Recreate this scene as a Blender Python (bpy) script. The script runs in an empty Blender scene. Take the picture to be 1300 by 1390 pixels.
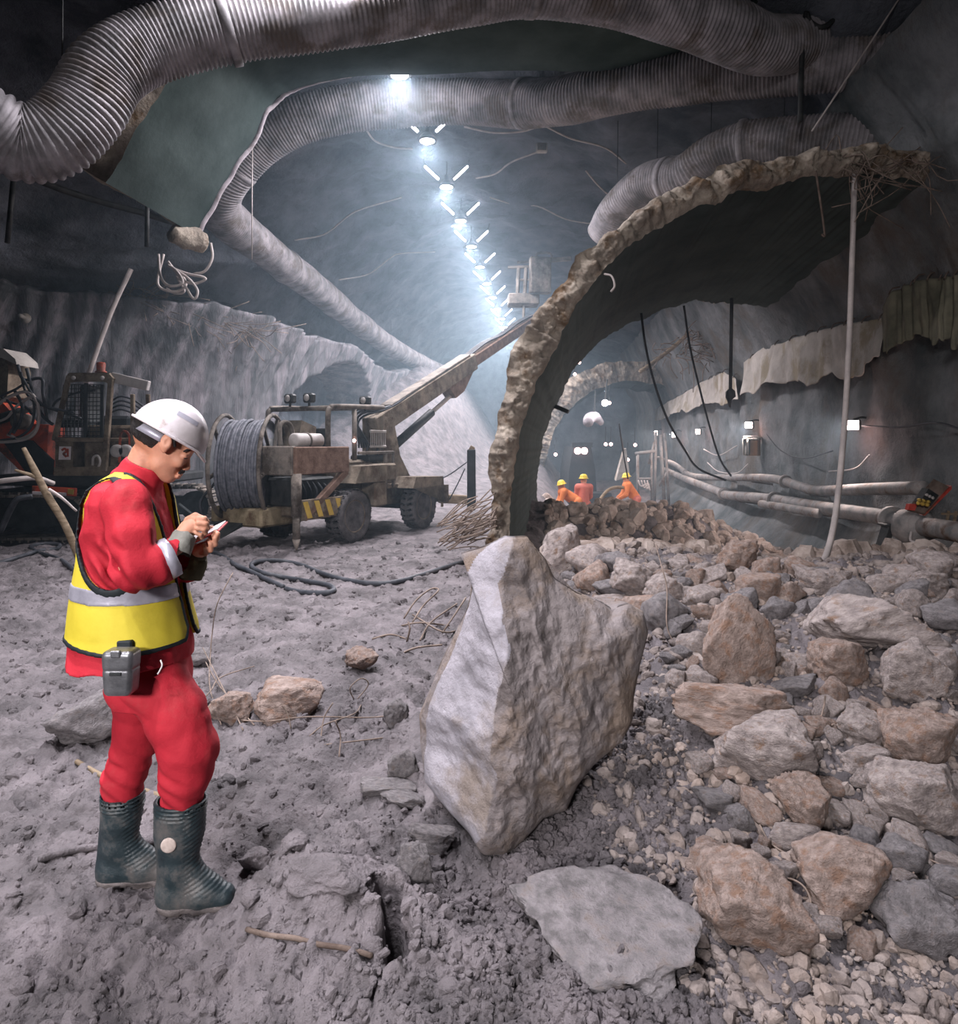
import bpy, math, random
import numpy as np
from mathutils import Vector, Matrix

random.seed(7)
SC = bpy.context.scene
import time as _t; _T0 = _t.time()
def lap(n): print('LAP', n, round(_t.time() - _T0, 1))
COL = SC.collection
PI = math.pi

# ------------------------------------------------------------------ camera
F = 930.0            # focal length in pixels of the 1300 wide frame
EYE = 1.6            # camera height
HOR = 600.0          # row of the horizon
cam_d = bpy.data.cameras.new('camera')
cam = bpy.data.objects.new('camera', cam_d)
COL.objects.link(cam)
cam.location = (0, 0, EYE)
cam.rotation_euler = (PI / 2, 0, 0)
cam_d.sensor_fit = 'HORIZONTAL'
cam_d.sensor_width = 36.0
cam_d.lens = 36.0 * F / 1300.0
cam_d.shift_y = -(695.0 - HOR) / 1300.0
cam_d.clip_end = 200
SC.camera = cam

# ------------------------------------------------------------------ world, view
w = bpy.data.worlds.new('world'); SC.world = w
w.use_nodes = True
bg = w.node_tree.nodes['Background']
bg.inputs['Color'].default_value = (0.45, 0.58, 0.66, 1)
bg.inputs['Strength'].default_value = 0.04
SC.view_settings.view_transform = 'Standard'
SC.view_settings.look = 'None'
SC.view_settings.gamma = 1.0
SC.view_settings.use_curve_mapping = False
SC.view_settings.exposure = 0.05
SC.cycles.max_bounces = 6
SC.cycles.diffuse_bounces = 2
SC.cycles.glossy_bounces = 2
SC.cycles.transmission_bounces = 3
SC.cycles.transparent_max_bounces = 6
SC.cycles.volume_bounces = 0
SC.cycles.use_denoising = True
SC.cycles.sample_clamp_indirect = 3.0
LAMP_W = 380.0       # crown lamps, watts each
HAZE = 0.0105
# work floodlight on a stand behind the photographer
fl_d = bpy.data.lights.new('floodlight', 'AREA'); fl_d.shape = 'RECTANGLE'; fl_d.size = 1.6; fl_d.size_y = 1.2
fl_d.energy = 150.0; fl_d.color = (1.0, 0.95, 0.96); fl_d.spread = math.radians(66)
fl = bpy.data.objects.new('floodlight', fl_d); COL.objects.link(fl)
fl.location = (-3.2, -6.5, 4.2)
fl.rotation_euler = (Vector((0.4, 5.5, 0.9)) - Vector(fl.location)).to_track_quat('-Z', 'Y').to_euler()

# ------------------------------------------------------------------ helpers
def px(x, y, Y):
    """the point that lies Y metres ahead of the camera at pixel x, y of the photograph"""
    return np.array(((x - 650.0) / F * Y, Y, EYE - (y - HOR) / F * Y))

def lin(c):
    out = []
    for v in c:
        v = v / 255.0
        out.append(v / 12.92 if v <= 0.04045 else ((v + 0.055) / 1.055) ** 2.4)
    return tuple(out) + (1.0,)

def smooth(a, b, x):
    t = np.clip((x - a) / (b - a), 0, 1)
    return t * t * (3 - 2 * t)

# vectorised value noise
def _h(ix, iy, iz, s):
    n = (ix.astype(np.uint32) * np.uint32(374761393) + iy.astype(np.uint32) * np.uint32(668265263)
         + iz.astype(np.uint32) * np.uint32(2147483647 - 58) + np.uint32((s * 144665 + 1013) & 0xffffffff))
    n = (n ^ (n >> np.uint32(13))) * np.uint32(1274126177)
    n = (n ^ (n >> np.uint32(15))) * np.uint32(2246822519)
    n = n ^ (n >> np.uint32(16))
    return (n & np.uint32(0xffffff)).astype(np.float32) / np.float32(0x7fffff) - 1.0

def noise(x, y, z, s=0):
    with np.errstate(over='ignore'):
        fx, fy, fz = np.floor(x), np.floor(y), np.floor(z)
        ix, iy, iz = fx.astype(np.int64), fy.astype(np.int64), fz.astype(np.int64)
        u, v, ww = x - fx, y - fy, z - fz
        u = u * u * (3 - 2 * u); v = v * v * (3 - 2 * v); ww = ww * ww * (3 - 2 * ww)
        def L(a, b, t): return a + (b - a) * t
        r = L(L(L(_h(ix, iy, iz, s), _h(ix + 1, iy, iz, s), u), L(_h(ix, iy + 1, iz, s), _h(ix + 1, iy + 1, iz, s), u), v),
              L(L(_h(ix, iy, iz + 1, s), _h(ix + 1, iy, iz + 1, s), u), L(_h(ix, iy + 1, iz + 1, s), _h(ix + 1, iy + 1, iz + 1, s), u), v), ww)
    return r

def fbm(x, y, z, sc, oct=3, s=0, gain=0.5):
    x = np.asarray(x, dtype=np.float64); y = np.asarray(y, dtype=np.float64); z = np.asarray(z, dtype=np.float64)
    t, a, k = 0, 1.0, sc
    for i in range(oct):
        t = t + a * noise(x * k + 17.3 * i, y * k - 9.1 * i, z * k + 3.7 * i, s + i)
        a *= gain; k *= 2.03
    return t

# ------------------------------------------------------------------ objects
def new_mesh(name, v, f, mat=None, smooth_shade=True):
    m = bpy.data.meshes.new(name)
    v = np.asarray(v, dtype=np.float64)
    if isinstance(f, np.ndarray):
        nf, k = f.shape
        m.vertices.add(len(v)); m.vertices.foreach_set('co', v.astype(np.float32).ravel())
        m.loops.add(nf * k); m.loops.foreach_set('vertex_index', f.astype(np.int32).ravel())
        m.polygons.add(nf); m.polygons.foreach_set('loop_start', np.arange(0, nf * k, k, dtype=np.int32))
        m.update(calc_edges=True); m.validate()
    else:
        m.from_pydata([tuple(p) for p in v], [], [tuple(q) for q in f])
    m.polygons.foreach_set('use_smooth', np.full(len(m.polygons), bool(smooth_shade)))
    if mat is not None:
        m.materials.append(MAT[mat] if isinstance(mat, str) else mat)
    m.update()
    return m

def link(name, data, parent=None, loc=None):
    o = bpy.data.objects.new(name, data)
    COL.objects.link(o)
    if parent is not None: o.parent = parent
    if loc is not None: o.location = loc
    return o

def tag(o, label=None, cat=None, group=None, kind=None):
    if label: o['label'] = label
    if cat: o['category'] = cat
    if group: o['group'] = group
    if kind: o['kind'] = kind
    return o

def thing(name, label, cat, loc=(0, 0, 0), group=None, rz=0.0):
    o = link(name, None, None, tuple(float(c) for c in loc))
    o.empty_display_size = 0.1
    o.rotation_euler = (0, 0, rz)
    return tag(o, label, cat, group)

class MB:
    """collects shapes into ONE mesh; build() links it. World coordinates are shifted to the parent's place."""
    def __init__(s): s.v = []; s.f = []; s.n = 0
    def add(s, v, f):
        v = np.asarray(v, dtype=np.float64)
        s.v.append(v); s.f += [tuple(i + s.n for i in q) for q in f]; s.n += len(v); return s
    def box(s, c, size, c2=0.012, R=None):
        return s.add(*cbox(c, size, c2, R))
    def bar(s, a, b, wd, ht, c2=0.01, up=(0, 0, 1)):
        a = np.array(a, float); b = np.array(b, float); d = b - a; L = np.linalg.norm(d); d /= L
        u = np.array(up, float)
        if abs(d @ u) > 0.97: u = np.array((1.0, 0, 0))
        r = np.cross(d, u); r /= np.linalg.norm(r); u = np.cross(r, d)
        return s.add(*cbox((a + b) / 2, (L, wd, ht), c2, np.array((d, -r, u)).T))
    def tube(s, pts, r, seg=10, sub=6, cap=True, taper=None):
        return s.add(*tube(pts, r, seg, sub, cap, taper))
    def rod(s, a, b, r, seg=12, r2=None):
        return s.add(*tube([a, b], r, seg, 1, True, None if r2 is None else r2 / r))
    def lathe(s, c, axis, prof, seg=28):
        return s.add(*lathe(c, axis, prof, seg))
    def prism(s, poly, a, b):
        """poly: 2-D points with frame (o, u, v): extruded"""
        return s.add(*prism(poly, a, b))
    def jitter(s, amp, sc, seed=0):
        v = np.vstack(s.v)
        d = np.stack([fbm(v[:, 0], v[:, 1], v[:, 2], sc, 2, seed + k * 7) for k in range(3)], 1)
        s.v = [v + d * amp]; return s
    def build(s, name, mat, parent=None, smooth_shade=False, loc=None):
        v = np.vstack(s.v)
        o = loc if loc is not None else (root_loc(parent) if parent is not None else None)
        if o is not None: v = v - np.array(o)
        m = new_mesh(name, v, s.f, mat, smooth_shade)
        if smooth_shade == 'auto':
            pass
        ob = link(name, m, parent)
        if parent is None and loc is not None: ob.location = tuple(float(c) for c in loc)
        return ob

def root_loc(o):
    p = np.zeros(3)
    while o is not None:
        p += np.array(o.location); o = o.parent
    return p

def cbox(c, size, ch=0.01, R=None):
    h = np.array(size, float) / 2; ch = min(ch, 0.45 * h.min() * 1.0)
    v = []; 
    for sx in (-1, 1):
        for sy in (-1, 1):
            for sz in (-1, 1):
                s = np.array((sx, sy, sz))
                for k in range(3):
                    p = s * (h - ch); p[k] = s[k] * h[k]; v.append(p)
    v = np.array(v)
    def I(sx, sy, sz, k): return ((sx > 0) * 4 + (sy > 0) * 2 + (sz > 0)) * 3 + k
    f = []
    for s in (-1, 1):
        q = [I(s, -1, -1, 0), I(s, 1, -1, 0), I(s, 1, 1, 0), I(s, -1, 1, 0)]; f.append(q if s > 0 else q[::-1])
        q = [I(-1, s, -1, 1), I(-1, s, 1, 1), I(1, s, 1, 1), I(1, s, -1, 1)]; f.append(q if s > 0 else q[::-1])
        q = [I(-1, -1, s, 2), I(1, -1, s, 2), I(1, 1, s, 2), I(-1, 1, s, 2)]; f.append(q if s > 0 else q[::-1])
    for a in (-1, 1):
        for b in (-1, 1):
            q = [I(-1, a, b, 1), I(1, a, b, 1), I(1, a, b, 2), I(-1, a, b, 2)]; f.append(q if a * b > 0 else q[::-1])
            q = [I(a, -1, b, 2), I(a, 1, b, 2), I(a, 1, b, 0), I(a, -1, b, 0)]; f.append(q if a * b > 0 else q[::-1])
            q = [I(a, b, -1, 0), I(a, b, 1, 0), I(a, b, 1, 1), I(a, b, -1, 1)]; f.append(q if a * b > 0 else q[::-1])
            for e in (-1, 1):
                q = [I(a, b, e, 0), I(a, b, e, 1), I(a, b, e, 2)]; f.append(q if a * b * e > 0 else q[::-1])
    if R is not None: v = v @ np.array(R).T
    return v + np.array(c), f

def spline(pts, sub):
    p = np.array(pts, float)
    if sub <= 1 or len(p) < 3: 
        if sub <= 1: return p
    q = np.vstack([2 * p[0] - p[1], p, 2 * p[-1] - p[-2]])
    out = []
    for i in range(1, len(q) - 2):
        for k in range(sub):
            t = k / sub
            out.append(0.5 * ((2 * q[i]) + (-q[i - 1] + q[i + 1]) * t + (2 * q[i - 1] - 5 * q[i] + 4 * q[i + 1] - q[i + 2]) * t * t
                              + (-q[i - 1] + 3 * q[i] - 3 * q[i + 1] + q[i + 2]) * t ** 3))
    out.append(p[-1])
    return np.array(out)

def frames(p):
    t = np.gradient(p, axis=0); t /= np.linalg.norm(t, axis=1)[:, None] + 1e-12
    n = np.zeros_like(p)
    u = np.array((0, 0, 1.0)) if abs(t[0][2]) < 0.9 else np.array((0, 1.0, 0))
    for i in range(len(p)):
        u = u - t[i] * (u @ t[i]); u /= np.linalg.norm(u) + 1e-12; n[i] = u
    return t, n, np.cross(t, n)

def tube(pts, r, seg=10, sub=6, cap=True, taper=None):
    p = spline(pts, sub) if sub > 1 else np.array(pts, float)
    t, n, b = frames(p)
    k = len(p)
    rr = np.full(k, r) if np.isscalar(r) else np.interp(np.linspace(0, 1, k), np.linspace(0, 1, len(r)), r)
    if taper is not None: rr = rr * np.linspace(1, taper, k)
    a = np.linspace(0, 2 * PI, seg, endpoint=False)
    v = (p[:, None, :] + rr[:, None, None] * (np.cos(a)[None, :, None] * n[:, None, :] + np.sin(a)[None, :, None] * b[:, None, :])).reshape(-1, 3)
    f = []
    for i in range(k - 1):
        for j in range(seg):
            j2 = (j + 1) % seg
            f.append((i * seg + j, i * seg + j2, (i + 1) * seg + j2, (i + 1) * seg + j))
    if cap:
        f.append(tuple(range(seg))[::-1]); f.append(tuple((k - 1) * seg + j for j in range(seg)))
    return v, f

def lathe(c, axis, prof, seg=28):
    """prof: (radius, distance along the axis) rows"""
    ax = np.array(axis, float); ax /= np.linalg.norm(ax)
    u = np.array((0, 0, 1.0)) if abs(ax[2]) < 0.9 else np.array((1.0, 0, 0))
    u = u - ax * (u @ ax); u /= np.linalg.norm(u); w_ = np.cross(ax, u)
    a = np.linspace(0, 2 * PI, seg, endpoint=False); v = []; f = []
    for (r, d) in prof:
        v.append(np.array(c) + ax * d + r * (np.cos(a)[:, None] * u + np.sin(a)[:, None] * w_))
    v = np.vstack(v)
    for i in range(len(prof) - 1):
        for j in range(seg):
            j2 = (j + 1) % seg
            f.append((i * seg + j, i * seg + j2, (i + 1) * seg + j2, (i + 1) * seg + j))
    if prof[0][0] > 1e-4: f.append(tuple(range(seg))[::-1])
    if prof[-1][0] > 1e-4: f.append(tuple((len(prof) - 1) * seg + j for j in range(seg)))
    return v, f

def prism(poly, a, b):
    p = np.array(poly, float); n = len(p)
    v = np.vstack([p + np.array(a), p + np.array(b)])
    f = [tuple(range(n))[::-1], tuple(range(n, 2 * n))]
    for i in range(n):
        j = (i + 1) % n; f.append((i, j, n + j, n + i))
    return v, f

def grid_faces(nr, nc, wrap=False):
    i, j = np.meshgrid(np.arange(nr - 1), np.arange(nc if wrap else nc - 1), indexing='ij')
    j2 = (j + 1) % nc
    return np.stack([i * nc + j, i * nc + j2, (i + 1) * nc + j2, (i + 1) * nc + j], -1).reshape(-1, 4)

# ------------------------------------------------------------------ implicit surfaces
class SDF:
    """signed distance on a grid; parts are blended in, then surface nets make one continuous skin"""
    def __init__(s, lo, hi, h):
        s.h = h; s.lo = np.array(lo, float)
        s.n = np.ceil((np.array(hi) - s.lo) / h).astype(int) + 1
        s.ax = [s.lo[k] + h * np.arange(s.n[k]) for k in range(3)]
        s.F = np.full(tuple(s.n), 0.5, dtype=np.float32)
    def _sub(s, lo, hi):
        i0 = np.maximum(np.floor((np.array(lo) - s.lo) / s.h).astype(int), 0)
        i1 = np.minimum(np.ceil((np.array(hi) - s.lo) / s.h).astype(int) + 1, s.n)
        if np.any(i1 <= i0): return None, None
        sl = tuple(slice(a, b) for a, b in zip(i0, i1))
        g = np.meshgrid(*[s.ax[k][i0[k]:i1[k]] for k in range(3)], indexing='ij')
        return sl, g
    def put(s, d, sl, k):
        a = s.F[sl]
        if k > 0:
            hh = np.clip(0.5 + 0.5 * (a - d) / k, 0, 1)
            s.F[sl] = a * (1 - hh) + d * hh - k * hh * (1 - hh)
        else: s.F[sl] = np.minimum(a, d)
    def cap(s, a, b, ra, rb=None, k=0.012):
        rb = ra if rb is None else rb
        a = np.array(a, float); b = np.array(b, float); m = max(ra, rb) + 2 * k + 2 * s.h
        sl, g = s._sub(np.minimum(a, b) - m, np.maximum(a, b) + m)
        if sl is None: return s
        ab = b - a; L2 = ab @ ab + 1e-12
        t = np.clip(sum((g[i] - a[i]) * ab[i] for i in range(3)) / L2, 0, 1)
        d = np.sqrt(sum((g[i] - a[i] - t * ab[i]) ** 2 for i in range(3))) - (ra + (rb - ra) * t)
        s.put(d, sl, k); return s
    def chain(s, pts, rr, k=0.012):
        for i in range(len(pts) - 1): s.cap(pts[i], pts[i + 1], rr[i], rr[i + 1], k)
        return s
    def ell(s, c, r, R=None, k=0.012, sub=False):
        c = np.array(c, float); r = np.array(r, float); m = r.max() + 2 * k + 2 * s.h
        sl, g = s._sub(c - m, c + m)
        if sl is None: return s
        q = [g[i] - c[i] for i in range(3)]
        if R is not None: q = [sum(R[j][i] * q[j] for j in range(3)) for i in range(3)]
        e = np.sqrt(sum((q[i] / r[i]) ** 2 for i in range(3))); e2 = np.sqrt(sum((q[i] / r[i] ** 2) ** 2 for i in range(3))) + 1e-6
        d = e * (e - 1) / e2
        if sub:
            a = s.F[sl]; s.F[sl] = np.maximum(a, -d)
        else: s.put(d, sl, k)
        return s
    def loft(s, rows, k=0.012, power=2.0):
        """rows: (z, cx, cy, rx, ry), z rising or falling"""
        rows = sorted(rows); z = np.array([q[0] for q in rows])
        m = max(max(q[3], q[4]) for q in rows) + 2 * k
        cx = [q[1] for q in rows]; cy = [q[2] for q in rows]
        sl, g = s._sub((min(cx) - m, min(cy) - m, z[0] - k), (max(cx) + m, max(cy) + m, z[-1] + k))
        if sl is None: return s
        zz = np.clip(g[2], z[0], z[-1])
        ip = lambda j: np.interp(zz, z, [q[j] for q in rows])
        rx, ry = ip(3), ip(4)
        e = (np.abs((g[0] - ip(1)) / rx) ** power + np.abs((g[1] - ip(2)) / ry) ** power) ** (1 / power)
        d = (e - 1) * np.minimum(rx, ry) * 0.9
        d = np.maximum(d, np.maximum(z[0] - g[2], g[2] - z[-1]))
        s.put(d, sl, k); return s
    def grid(s): return np.meshgrid(*s.ax, indexing='ij')
    def copy(s):
        c = SDF.__new__(SDF); c.h, c.lo, c.n, c.ax = s.h, s.lo, s.n, s.ax; c.F = s.F.copy(); return c
    def mesh(s, relax=1):
        F_ = s.F; neg = F_ < 0
        c = [neg[i:F_.shape[0] - 1 + i, j:F_.shape[1] - 1 + j, k:F_.shape[2] - 1 + k] for i in (0, 1) for j in (0, 1) for k in (0, 1)]
        cnt = sum(x.astype(np.int8) for x in c)
        act = (cnt > 0) & (cnt < 8)
        idx = np.full(act.shape, -1, dtype=np.int64)
        cells = np.argwhere(act); idx[act] = np.arange(len(cells))
        off = np.array([(i, j, k) for i in (0, 1) for j in (0, 1) for k in (0, 1)])
        val = np.stack([F_[cells[:, 0] + o[0], cells[:, 1] + o[1], cells[:, 2] + o[2]] for o in off], 1).astype(np.float64)
        acc = np.zeros((len(cells), 3)); num = np.zeros(len(cells))
        for a in range(8):
            for b in range(a + 1, 8):
                if np.abs(off[a] - off[b]).sum() != 1: continue
                x = (val[:, a] < 0) != (val[:, b] < 0)
                t = np.where(x, val[:, a] / np.where(x, val[:, a] - val[:, b], 1), 0)
                acc += np.where(x[:, None], off[a] + t[:, None] * (off[b] - off[a]), 0); num += x
        v = s.lo + s.h * (cells + acc / num[:, None])
        quads = []
        for ax in range(3):
            n = list(F_.shape); 
            sl0 = [slice(1, n[k] - 1) for k in range(3)]; sl1 = list(sl0)
            sl0[ax] = slice(0, n[ax] - 1); sl1[ax] = slice(1, n[ax])
            A = neg[tuple(sl0)]; B = neg[tuple(sl1)]
            e = np.argwhere(A != B); 
            if len(e) == 0: continue
            fl = A[e[:, 0], e[:, 1], e[:, 2]]
            base = e.copy()
            for k in range(3):
                if k != ax: base[:, k] += 1
            u, w2 = (ax + 1) % 3, (ax + 2) % 3
            def cell(du, dv):
                q = base.copy(); q[:, u] -= du; q[:, w2] -= dv
                return idx[q[:, 0], q[:, 1], q[:, 2]]
            q = np.stack([cell(1, 1), cell(0, 1), cell(0, 0), cell(1, 0)], 1)
            q[~fl] = q[~fl][:, ::-1]
            quads.append(q)
        f = np.vstack(quads); f = f[(f >= 0).all(1)]
        for _ in range(relax):
            s1 = np.zeros_like(v); c1 = np.zeros(len(v))
            for a in range(4):
                b = (a + 1) % 4
                np.add.at(s1, f[:, a], v[f[:, b]]); np.add.at(c1, f[:, a], 1)
                np.add.at(s1, f[:, b], v[f[:, a]]); np.add.at(c1, f[:, b], 1)
            v = 0.5 * v + 0.5 * s1 / np.maximum(c1, 1)[:, None]
        return v, f
    def build(s, name, mat, parent=None, relax=1, loc=None):
        v, f = s.mesh(relax)
        o = loc if loc is not None else (root_loc(parent) if parent is not None else np.zeros(3))
        ob = link(name, new_mesh(name, v - np.array(o), f, mat, True), parent)
        if parent is None and loc is not None: ob.location = tuple(float(c) for c in loc)
        return ob

def rot(ax, ang):
    return np.array(Matrix.Rotation(ang, 3, ax))

# ------------------------------------------------------------------ materials
MAT = {}
def mat(name, c1, c2=None, scale=4.0, rough=0.85, metal=0.0, bump=0.0, bscale=None, detail=6.0, c3=None, c3_scale=1.5, c3_lo=0.5, c3_hi=0.62,
        stretch=(1, 1, 1), bdist=0.02, spec=0.3, world=True, lo=0.35, hi=0.65):
    m = bpy.data.materials.new(name); m.use_nodes = True
    nt = m.node_tree; N = nt.nodes; Lk = nt.links
    b = N['Principled BSDF']
    b.inputs['Roughness'].default_value = rough; b.inputs['Metallic'].default_value = metal
    b.inputs['Specular IOR Level'].default_value = spec
    tc = N.new('ShaderNodeTexCoord'); mp = N.new('ShaderNodeMapping'); mp.inputs['Scale'].default_value = stretch
    if world:
        ge = N.new('ShaderNodeNewGeometry'); Lk.new(ge.outputs['Position'], mp.inputs['Vector'])
    else: Lk.new(tc.outputs['Object'], mp.inputs['Vector'])
    col = None
    if c2 is not None:
        nz = N.new('ShaderNodeTexNoise'); nz.inputs['Scale'].default_value = scale; nz.inputs['Detail'].default_value = detail
        nz.inputs['Roughness'].default_value = 0.62
        Lk.new(mp.outputs[0], nz.inputs['Vector'])
        rp = N.new('ShaderNodeValToRGB'); rp.color_ramp.elements[0].position = lo; rp.color_ramp.elements[1].position = hi
        rp.color_ramp.elements[0].color = lin(c1); rp.color_ramp.elements[1].color = lin(c2)
        Lk.new(nz.outputs['Fac'], rp.inputs['Fac']); col = rp.outputs['Color']
        if c3 is not None:
            n3 = N.new('ShaderNodeTexNoise'); n3.inputs['Scale'].default_value = c3_scale; n3.inputs['Detail'].default_value = 8
            n3.inputs['Roughness'].default_value = 0.7
            Lk.new(mp.outputs[0], n3.inputs['Vector'])
            r3 = N.new('ShaderNodeMapRange'); r3.inputs['From Min'].default_value = c3_lo; r3.inputs['From Max'].default_value = c3_hi
            Lk.new(n3.outputs['Fac'], r3.inputs['Value'])
            mx = N.new('ShaderNodeMix'); mx.data_type = 'RGBA'
            Lk.new(r3.outputs[0], mx.inputs['Factor']); Lk.new(col, mx.inputs['A']); mx.inputs['B'].default_value = lin(c3)
            col = mx.outputs['Result']
        Lk.new(col, b.inputs['Base Color'])
    else: b.inputs['Base Color'].default_value = lin(c1)
    if bump > 0:
        nb = N.new('ShaderNodeTexNoise'); nb.inputs['Scale'].default_value = bscale or scale * 3; nb.inputs['Detail'].default_value = 8
        nb.inputs['Roughness'].default_value = 0.65
        Lk.new(mp.outputs[0], nb.inputs['Vector'])
        bp = N.new('ShaderNodeBump'); bp.inputs['Strength'].default_value = bump; bp.inputs['Distance'].default_value = bdist
        Lk.new(nb.outputs['Fac'], bp.inputs['Height']); Lk.new(bp.outputs['Normal'], b.inputs['Normal'])
    MAT[name] = m
    return m

def emit(name, c, strength):
    m = bpy.data.materials.new(name); m.use_nodes = True
    b = m.node_tree.nodes['Principled BSDF']
    b.inputs['Base Color'].default_value = lin(c)
    b.inputs['Emission Color'].default_value = lin(c); b.inputs['Emission Strength'].default_value = strength
    MAT[name] = m
    return m

mat('mud', (80, 76, 78), (122, 115, 118), 3.0, 0.8, 0, 1.0, 16, c3=(64, 60, 61), c3_scale=4.0, c3_lo=0.52, c3_hi=0.72, bdist=0.045)
mat('shotcrete', (70, 76, 78), (120, 122, 124), 1.1, 0.92, 0, 0.9, 7, c3=(92, 86, 80), c3_scale=0.5, bdist=0.06)
mat('vault_rock', (60, 67, 74), (110, 114, 123), 0.9, 0.95, 0, 1.0, 5, bdist=0.09)  # bluish cast of the light put into the rock colour
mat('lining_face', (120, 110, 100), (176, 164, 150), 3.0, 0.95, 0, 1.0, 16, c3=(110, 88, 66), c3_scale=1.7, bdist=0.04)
mat('lining_smooth', (38, 52, 50), (62, 74, 72), 1.3, 0.9, 0, 0.3, 9)  # teal cast of the light put into the concrete colour
mat('rock_pale', (132, 122, 120), (180, 168, 164), 5.0, 0.93, 0,  1.0, 18, c3=(140, 112, 92), c3_scale=3.0, c3_lo=0.55, c3_hi=0.7, bdist=0.022, world=False)
mat('rock_brown', (128, 112, 104), (174, 156, 148), 5.0, 0.93, 0,  1.0, 18, c3=(146, 118, 102), c3_scale=3.0, bdist=0.022, world=False)
mat('rock_grey', (104, 100, 101), (148, 142, 144), 5.0, 0.9, 0, 0.9, 22, c3=(110, 98, 90), c3_scale=2.5, c3_lo=0.55, c3_hi=0.7, bdist=0.022, world=False)
mat('shotcrete_streak', (66, 70, 72), (112, 112, 116), 1.1, 0.92, 0, 0.9, 7, c3=(150, 144, 150), c3_scale=2.0, c3_lo=0.46, c3_hi=0.66, bdist=0.06, stretch=(1.2, 1.2, 0.12))
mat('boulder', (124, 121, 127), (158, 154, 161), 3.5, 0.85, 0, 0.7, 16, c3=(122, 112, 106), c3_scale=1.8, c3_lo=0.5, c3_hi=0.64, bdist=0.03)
mat('boulder_brown_shade', (102, 95, 94), (140, 132, 132), 4.5, 0.9, 0, 0.9, 20, c3=(122, 108, 98), c3_scale=2.6, c3_lo=0.48, c3_hi=0.6, bdist=0.03)  # rough browner right face; its weaker light is put into the colour too
mat('gravel', (104, 95, 92), (150, 139, 134), 9.0, 0.9, 0, 0.6, 60, c3=(150, 134, 124), c3_scale=1.3)
mat('gravel_pale', (140, 126, 118), (186, 172, 164), 5.0, 0.9, 0, 0.6, 40, c3=(124, 108, 98), c3_scale=2.0)
mat('duct', (96, 94, 96), (156, 150, 154), 3.0, 0.72, 0, 0.25, 20, c3=(98, 90, 86), c3_scale=1.6, spec=0.35)
mat('duct_pale', (150, 142, 148), (186, 178, 184), 3.0, 0.75, 0, 0.25, 20, c3=(120, 110, 106), c3_scale=1.6)
mat('rust', (80, 67, 60), (114, 100, 92), 8.0, 0.85, 0, 0.5, 40)
mat('twig', (100, 88, 80), (138, 122, 112), 9.0, 0.8, 0, 0.3, 40)
mat('cable', (36, 40, 46), (70, 72, 78), 5.0, 0.6, 0, 0.1, 30)
mat('cable_pale', (160, 152, 150), (190, 180, 176), 5.0, 0.6)
mat('dark_metal', (30, 34, 36), (62, 62, 62), 6.0, 0.6, 0.2, 0.2, 30)
mat('dusty_metal', (86, 82, 78), (132, 122, 114), 5.0, 0.8, 0.1, 0.4, 30, c3=(62, 54, 48), c3_scale=2.2)
mat('dusty_yellow', (112, 100, 78), (150, 136, 112), 5.0, 0.8, 0.0, 0.4, 30, c3=(84, 64, 48), c3_scale=2.2)
mat('machine_orange', (176, 62, 36), (204, 84, 52), 4.0, 0.6, 0, 0.3, 20, c3=(88, 58, 46), c3_scale=2.4)
mat('pipe_grey', (104, 104, 104), (150, 144, 142), 5.0, 0.7, 0.2, 0.3, 30, c3=(90, 72, 60), c3_scale=2.5)
mat('timber', (96, 82, 66), (140, 124, 104), 6.0, 0.85, 0, 0.4, 30, stretch=(1, 1, 4))
mat('tarp', (152, 146, 140), (186, 180, 174), 2.0, 0.85, 0, 0.4, 14, c3=(140, 130, 112), c3_scale=1.2)
emit('lamp_glow', (255, 246, 255), 40.0)
emit('tube_glow', (250, 244, 255), 34.0)
emit('flood_glow', (255, 232, 228), 18.0)
emit('pink_glow', (255, 205, 200), 14.0)
# ------------------------------------------------------------------ the setting
def axis(Y): return -2.5 + 0.108 * Y                 # line of the crown lamps
LW = spline([(-17, 11.6, 0), (-12, 13.2, 0), (-9.3, 14.6, 0), (-7.3, 15.8, 0), (-6.15, 17.2, 0), (-5.75, 19, 0), (-5.3, 22, 0), (-4.5, 30, 0), (-3.2, 44, 0)], 12)
def left_wall(Y): return np.interp(Y, LW[:, 1], LW[:, 0])
def half_left(Y): return 6.3 + 3.6 * smooth(18.5, 12.5, Y)
def right_wall(Y): return 5.8 + 0.1 * Y
def shell_axis(Y): return 4.0 + 0.1 * Y              # the old lining on the right
def vault_z(X, Y):
    d = X - axis(Y)
    a = np.where(d < 0, half_left(Y), 12.0)
    return 1.5 + 6.7 * np.sqrt(np.clip(1 - (d / a) ** 2, 0, 1))

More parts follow.
